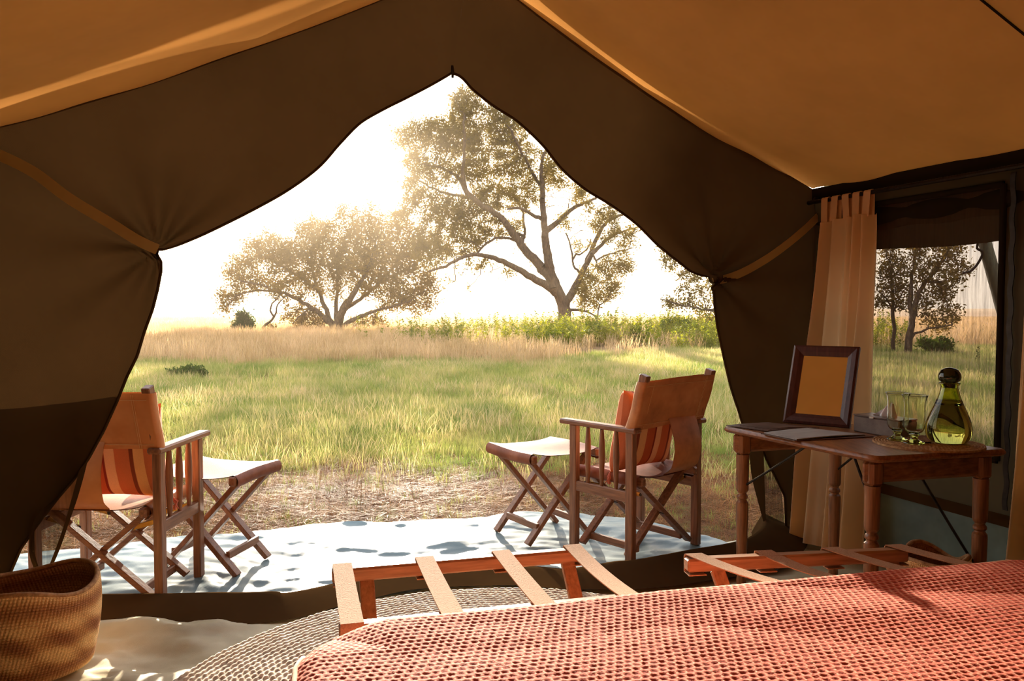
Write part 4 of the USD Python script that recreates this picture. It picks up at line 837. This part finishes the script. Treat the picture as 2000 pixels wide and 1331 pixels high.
tree('bush_tree', 'broad many-stemmed bushy tree below the sun, left of the acacia', 'tree', 41.0,
     [([(950, 1075), (960, 1000), (1000, 900), (1090, 760), (1180, 600), (1230, 450)], .34, .06, -.8), ([(945, 1060), (890, 930), (820, 760), (770, 560), (800, 380)], .20, .05, .8), ([(945, 1060), (870, 960), (700, 840), (540, 770), (400, 720), (260, 690)], .20, .05, -1.0),
      ([(955, 1060), (1040, 990), (1180, 920), (1330, 880), (1480, 840)], .18, .05, -1.0), ([(955, 1050), (950, 850), (960, 650), (920, 480)], .18, .05, 1.2), ([(1000, 900), (1150, 800), (1300, 660), (1420, 520)], .15, .05, 1.2), ([(870, 960), (760, 900), (700, 930), (640, 1000)], .08, .03, -1.5), ([(820, 760), (650, 640), (480, 540), (380, 480)], .14, .04, 1.0), ([(540, 770), (400, 760), (250, 790), (170, 860)], .09, .03, -.8)],
     [(820, 340, 190, 100, 1.2), (440, 450, 150, 110, 1), (270, 620, 140, 120, 1), (190, 800, 110, 90, .8), (600, 520, 200, 140, 1.1), (900, 500, 230, 140, 1.2), (1150, 350, 200, 140, 1.0), (1080, 570, 230, 150, 1.1), (1340, 520, 220, 150, 1), (1490, 690, 180, 140, .9), (1540, 850, 140, 90, .8), (1260, 700, 210, 120, .9), (700, 700, 190, 120, .8), (750, 940, 110, 100, .8), (640, 960, 90, 90, .5), (900, 700, 160, 120, .6), (1380, 820, 160, 100, .7), (150, 900, 60, 60, .4), (850, 1010, 70, 60, .7), (1090, 1020, 110, 50, .6), (700, 1040, 60, 40, .5), (1640, 760, 80, 120, .4), (1350, 310, 180, 110, .7), (1580, 400, 130, 90, .5), (430, 700, 180, 90, .7), (1050, 200, 100, 70, .5), (1220, 990, 130, 60, .6), (1200, 160, 60, 50, .4)],
     CB, 8, .23, 2.8, .28, .14, 72000, .12, 'leaf_bush', .16, 8)
tree('thorn_sapling', 'small twisted bare sapling leaning right, at the left of the bushy tree', 'tree', 37.5,
     [([(395, 1090), (405, 1050), (425, 1015), (470, 985), (500, 940), (475, 905), (480, 860), (520, 815), (560, 770)], .085, .035, -.3), ([(500, 940), (520, 900), (515, 870), (550, 830), (590, 790)], .055, .03, .3)],
     [(520, 760, 90, 50, 1.0), (470, 1020, 60, 40, .6)], CB, 9, .16, 1.6, .22, .06, 900, .09, 'leaf_bush', .1, 7)
tree('shrub', 'small round green shrub at the foot of the twisted sapling', 'shrub', 37.8,
     [([(290, 1095), (285, 1060), (260, 1020)], .03, .015, 0), ([(290, 1090), (310, 1050), (330, 1010)], .03, .015, .3), ([(288, 1080), (290, 1030), (288, 980)], .03, .015, -.3)],
     [(285, 1030, 80, 60, 2), (270, 950, 45, 40, 1.2)], CB, 10, .10, 1.2, .12, .2, 5200, .10, 'leaf_dark', .10, 5, tip=.006)
CC = Conv(0, 0, 1.0)
tree('acacia_tree', 'acacia tree at the right whose low branches show beside the right door flap', 'tree', 31.0,
     [([(1452, 664), (1450, 620), (1440, 570), (1430, 520), (1410, 470)], .30, .08, 0), ([(1440, 570), (1400, 530), (1350, 505), (1310, 500)], .12, .03, -1), ([(1446, 625), (1420, 610), (1380, 600), (1330, 590), (1290, 580)], .10, .02, -.8), ([(1435, 540), (1480, 500), (1540, 480)], .14, .04, .8)],
     [(1335, 510, 45, 28, 1), (1365, 545, 45, 28, 1.1), (1310, 480, 35, 22, .7), (1330, 590, 48, 16, .9), (1375, 575, 40, 25, .8), (1400, 490, 60, 40, 1), (1480, 470, 70, 40, 1), (1540, 500, 60, 35, .9), (1380, 615, 30, 16, .6)], CC, 12, .16, 2.0, .24, .085, 12000, .10, 'leaf_acacia', .10, 7)
tree('shrub', 'dark green flat-topped shrub at the right under the acacia branches', 'shrub', 33.0,
     [([(1322, 668), (1322, 645), (1300, 636)], .03, .012, 0), ([(1322, 660), (1330, 640), (1350, 633)], .03, .012, .2), ([(1322, 660), (1320, 640), (1318, 628)], .03, .012, -.2)],
     [(1322, 637, 32, 11, 3), (1345, 641, 20, 8, 2)], CC, 13, .08, 1.2, .11, .16, 2600, .10, 'leaf_dark', .06, 5, tip=.006)
tree('window_tree', 'slender thin-stemmed tree seen through the mesh window, left of the pair', 'tree', 22.0,
     [([(1745, 688), (1745, 650), (1744, 600), (1743, 560), (1740, 520)], .075, .03, 0), ([(1744, 600), (1730, 575), (1715, 560)], .03, .015, -.4), ([(1744, 605), (1760, 570), (1775, 550)], .03, .015, .4)],
     [(1742, 540, 36, 45, 1), (1725, 580, 25, 25, .8), (1760, 575, 25, 28, .8), (1742, 490, 30, 26, .8)], CC, 14, .14, 1.6, .2, .05, 2600, .085, 'leaf_bush', .10, 6)
tree('window_tree', 'larger fork-trunked tree seen through the mesh window, right of the pair', 'tree', 21.0,
     [([(1772, 694), (1776, 655), (1782, 615), (1790, 580), (1808, 545), (1835, 510), (1855, 470)], .13, .04, 0), ([(1782, 615), (1778, 570), (1785, 520), (1790, 470)], .09, .03, .6), ([(1776, 655), (1800, 640), (1830, 632), (1860, 628)], .05, .02, -.5), ([(1808, 545), (1840, 545), (1875, 530)], .05, .02, .4)],
     [(1830, 540, 55, 42, .9), (1870, 520, 35, 30, .8), (1795, 510, 35, 35, .8), (1835, 600, 45, 30, .9), (1800, 590, 30, 25, .6), (1850, 475, 50, 30, .8), (1840, 630, 35, 10, .8), (1800, 455, 40, 25, .7)], CC, 15, .14, 1.6, .2, .045, 5200, .085, 'leaf_bush', .10, 6)
tree('shrub', 'dark low shrub under the trees seen through the mesh window', 'shrub', 21.3,
     [([(1830, 690), (1825, 675), (1815, 662)], .02, .01, 0), ([(1830, 690), (1838, 672), (1850, 664)], .02, .01, .2)], [(1832, 668, 36, 17, 2)], CC, 16, .09, 1.2, .12, .05, 2600, .09, 'leaf_dark', .07, 5, tip=.006)
tree('shrub', 'low dark green clump in the short grass near the left door flap', 'shrub', 14.6,
     [([(370, 742), (365, 735), (350, 730)], .012, .006, 0), ([(370, 742), (376, 735), (392, 731)], .012, .006, .1)], [(370, 733, 34, 10, 3), (350, 737, 26, 7, 2.5)], CC, 17, .05, .8, .06, .2, 5200, .06, 'leaf_dark', .04, 5, tip=.004)

# ------------------------------------------------------------ grass: tufts scattered over the ground, too many to count
def tuft(n, h, spread, lean, w, rng, seed_head=0, segs=3, flat=0):
    V, F, o = [], [], 0
    for _ in range(n):
        b = rng.normal(0, spread, 2); az = rng.uniform(0, 2 * PI); H = h * rng.uniform(.55, 1.15); ln = lean * rng.uniform(.3, 1.5); d = np.array([math.cos(az), math.sin(az)]); s = np.array([-d[1], d[0], 0]); t_ = np.linspace(0, 1, segs + 1)
        pts = np.column_stack([b[0] + d[0] * ln * H * t_ ** 1.8, b[1] + d[1] * ln * H * t_ ** 1.8, H * (t_ - .18 * ln * t_ ** 2) * (1 - flat) + .01])
        ww = w * (1 - t_ * .85)
        if seed_head and rng.random() < seed_head: ww[-1] = w * .9; ww[-2] = w * 1.6; pts = np.vstack([pts, pts[-1] + (pts[-1] - pts[-2]) * .35]); ww = np.r_[ww, w * .2]
        m = len(pts); v = np.empty((2 * m, 3)); v[0::2] = pts - s * ww[:, None] / 2; v[1::2] = pts + s * ww[:, None] / 2
        for i in range(m - 1): F += [[o + 2 * i, o + 2 * i + 1, o + 2 * i + 3], [o + 2 * i, o + 2 * i + 3, o + 2 * i + 2]]
        V.append(v); o += 2 * m
    return np.vstack(V), np.array(F)
def weed(h, nl, rng, size=.05):
    V, F, o = [], [], 0
    st, sf = tube([(0, 0, 0), (.02 * h, 0, h * .5), (.0, .03 * h, h)], [.006, .005, .002], 4, False); V.append(st); F.append(sf); o = len(st)
    for i in range(nl):
        z = h * (.15 + .85 * (i + rng.random()) / nl); az = i * 2.4 + rng.normal(0, .4); L = size * rng.uniform(.6, 1.5); rad = rng.uniform(0, .12 * h) * (1.3 - z / h); el = rng.uniform(-.2, .8)
        p = np.array([math.cos(az) * rad, math.sin(az) * rad, z]); d = np.array([math.cos(az) * math.cos(el), math.sin(az) * math.cos(el), math.sin(el)]); s = np.array([-math.sin(az), math.cos(az), 0])
        V.append(np.array([p, p + d * L * .5 + s * L * .28, p + d * L, p + d * L * .5 - s * L * .28])); F.append(np.array([[0, 1, 2], [0, 2, 3]]) + o); o += 4
    return np.vstack(V), np.vstack(F)
def scatter(name, label, category, protos, mat, pts, scale, rng, tilt=.08):
    pi = UsdGeom.PointInstancer.Define(stage, numbered('/World', name)); tag(pi, label, category, kind='stuff'); paths = []
    for k, m in enumerate(protos):
        g = usdkit.mesh(stage, '%s/plant%s' % (pi.GetPath(), '' if k == 0 else '_%03d' % k), m, MAT[mat], False); paths.append(g.GetPath())
    pi.CreatePrototypesRel().SetTargets(paths); n = len(pts)
    pi.CreateProtoIndicesAttr(Vt.IntArray.FromNumpy(rng.integers(0, len(protos), n).astype(np.int32)))
    z = ground_z(pts[:, 0], pts[:, 1]); pi.CreatePositionsAttr(Vt.Vec3fArray.FromNumpy(np.column_stack([pts, z]).astype(np.float32)))
    az = rng.uniform(0, 2 * PI, n); tx_ = rng.normal(0, tilt, n)
    q = [Gf.Quath(float(math.cos(a / 2)), float(t_ / 2), 0.0, float(math.sin(a / 2))) for a, t_ in zip(az, tx_)]
    pi.CreateOrientationsAttr(Vt.QuathArray(q)); sc = (np.asarray(scale) * np.ones(n))[:, None] * rng.uniform(.75, 1.25, (n, 1)) * np.ones((1, 3))
    pi.CreateScalesAttr(Vt.Vec3fArray.FromNumpy(sc.astype(np.float32)))
def spread(y0, y1, density, prob, rng, left=-.78, right=.80):
    n_try = int((right - left) * (y1 ** 2 - y0 ** 2) / 2 * density); y = np.sqrt(rng.uniform(y0 ** 2, y1 ** 2, n_try)); x = rng.uniform(left, right, n_try) * y
    k = rng.random(n_try) < prob(x, y); return np.column_stack([x[k], y[k]])
import shapely
_tent = shapely.Polygon([T(a, b, 0)[:2] for a, b in ((-HW - .15, BACK), (HW + .12, BACK), (HW + .12, .1), (-HW - .15, .1))]).union(shapely.Polygon(gs).buffer(.03))
def outside(p): return p[~shapely.contains_xy(_tent, p[:, 0], p[:, 1])]
nz = lambda x, y, s, seed: meshkit.fbm(np.stack([np.asarray(x) * s, np.asarray(y) * s, np.asarray(x) * 0], -1), 3, seed)
soil = lambda x, y: np.exp(-(((x + 4.9) / 2.6) ** 2 + ((y - 14.1) / .8) ** 2) * 1.6)                        # the bare patch by the low clump
rng = np.random.default_rng(3)
edge_far = lambda x: 17.3 + 2.2 * (nz(x, x * 0, .25, 81) - .5) * 2 + np.clip(x - 0, 0, 8) * .9               # where the tall dry grass begins
green_p = [tuft(22, .10, .055, .6, .0045, rng) for _ in range(5)]
mid_p = [tuft(14, .17, .07, .5, .0038, rng, .3) for _ in range(5)]
near = lambda x, y: np.clip((y - 5.5 - 1.6 * (nz(x, y, .8, 83) - .5) * 2) / 1.1, .12, 1)
pts = outside(spread(4.4, 11, 260, lambda x, y: near(x, y) * np.clip(1.6 * nz(x, y, .8, 84) - .1, .25, 1) * (1 - .9 * soil(x, y)), rng)); scatter('short_green_grass', 'short green grass growing on the ground beyond the groundsheet', 'grass', green_p, 'grass_green', pts, np.clip(.55 + .09 * (pts[:, 1] - 4.5), .5, 1.05), rng)
pts = spread(11, 27, 80, lambda x, y: np.clip(1.7 * nz(x, y, .5, 85) - .1, .3, 1) * (1 - .95 * soil(x, y)) * (y < edge_far(x) + 2), rng); scatter('green_grass', 'green grass in the middle distance before the tall dry grass', 'grass', green_p, 'grass_green', pts, 1.5, rng)
pts = outside(spread(5.6, 27, 70, lambda x, y: np.clip(2.6 * nz(x, y, .55, 86) - .75, .04, 1) * np.clip((y - 5.4) / 2, 0, 1) * (1 - .9 * soil(x, y)) * (y < edge_far(x) + 2), rng)); scatter('mixed_grass', 'pale mixed grass with seed stalks standing among the green', 'grass', mid_p, 'grass_mid', pts, 1.0, rng)
tall_p = [tuft(20, .44, .10, .30, .0075, rng, .7, 3) for _ in range(6)]
gap = lambda x, y: np.clip(1 - .5 * np.clip((x + 1) / 3, 0, 1) - 1.1 * np.exp(-(((x - 5.5) / 3.5) ** 2 + ((y - 22) / 3) ** 2)), .1, 1)
pts = spread(16, 44, 18, lambda x, y: (y > edge_far(x)) * np.clip(.55 + .9 * (nz(x, y, .3, 87) - .4), .25, 1) * gap(x, y), rng); scatter('tall_dry_grass', 'tall dry tan grass standing in a band under the trees', 'grass', tall_p, 'grass_dry', pts, np.interp(pts[:, 1], [16, 22, 44], [.85, 1.0, .8]) * (.62 + .75 * nz(pts[:, 0], pts[:, 1], .6, 96)), rng)
far_p = [tuft(24, .34, .35, .3, .02, rng, .6, 2) for _ in range(4)]
pts = spread(44, 110, 1.6, lambda x, y: np.clip(1.2 - y / 130 + 0 * x, .2, 1), rng); scatter('plain_grass', 'pale dry grass of the open plain behind the trees', 'grass', far_p, 'grass_dry', pts, .75, rng)
straw_p = [tuft(18, .12, .08, 1.2, .0035, rng, 0, 3, .72) for _ in range(5)]
pts = outside(spread(4.0, 7.4, 330, lambda x, y: np.clip(1.5 - np.abs(y - 5.0) / 1.4, .05, 1) * np.clip(1.6 * nz(x, y, 1.3, 88) - .1, .2, 1), rng, -.78, .36)); scatter('straw_litter', 'dry brown straw and cut grass lying along the groundsheet edge', 'straw', straw_p, 'grass_straw', pts, 1.0, rng, .05)
weed_p = [weed(h_, 44, rng, .085) for h_ in (.6, .75, .9, .5)]
wd = lambda x, y: np.clip(np.exp(-((x - 4.5) / 5.5) ** 2) * 1.2 + .25 * (x > -4), 0, 1) * np.clip(3.2 * nz(x, y, .7, 89) - 1.15, 0, 1)
pts = spread(23, 36, 30, wd, rng, -.2, .5); scatter('leafy_weeds', 'yellow-green leafy weeds growing around the foot of the acacia', 'weeds', weed_p, 'leaf_weed', pts, .55 + .8 * nz(pts[:, 0], pts[:, 1], .9, 95), rng)
pts = spread(17, 36, 3.0, lambda x, y: np.clip(3 * nz(x, y, .35, 90) - 1.5, 0, 1) * (y > 17), rng, .4, .8); scatter('leafy_weeds', 'green weeds seen through the mesh window', 'weeds', weed_p, 'leaf_dark', pts, .55, rng)
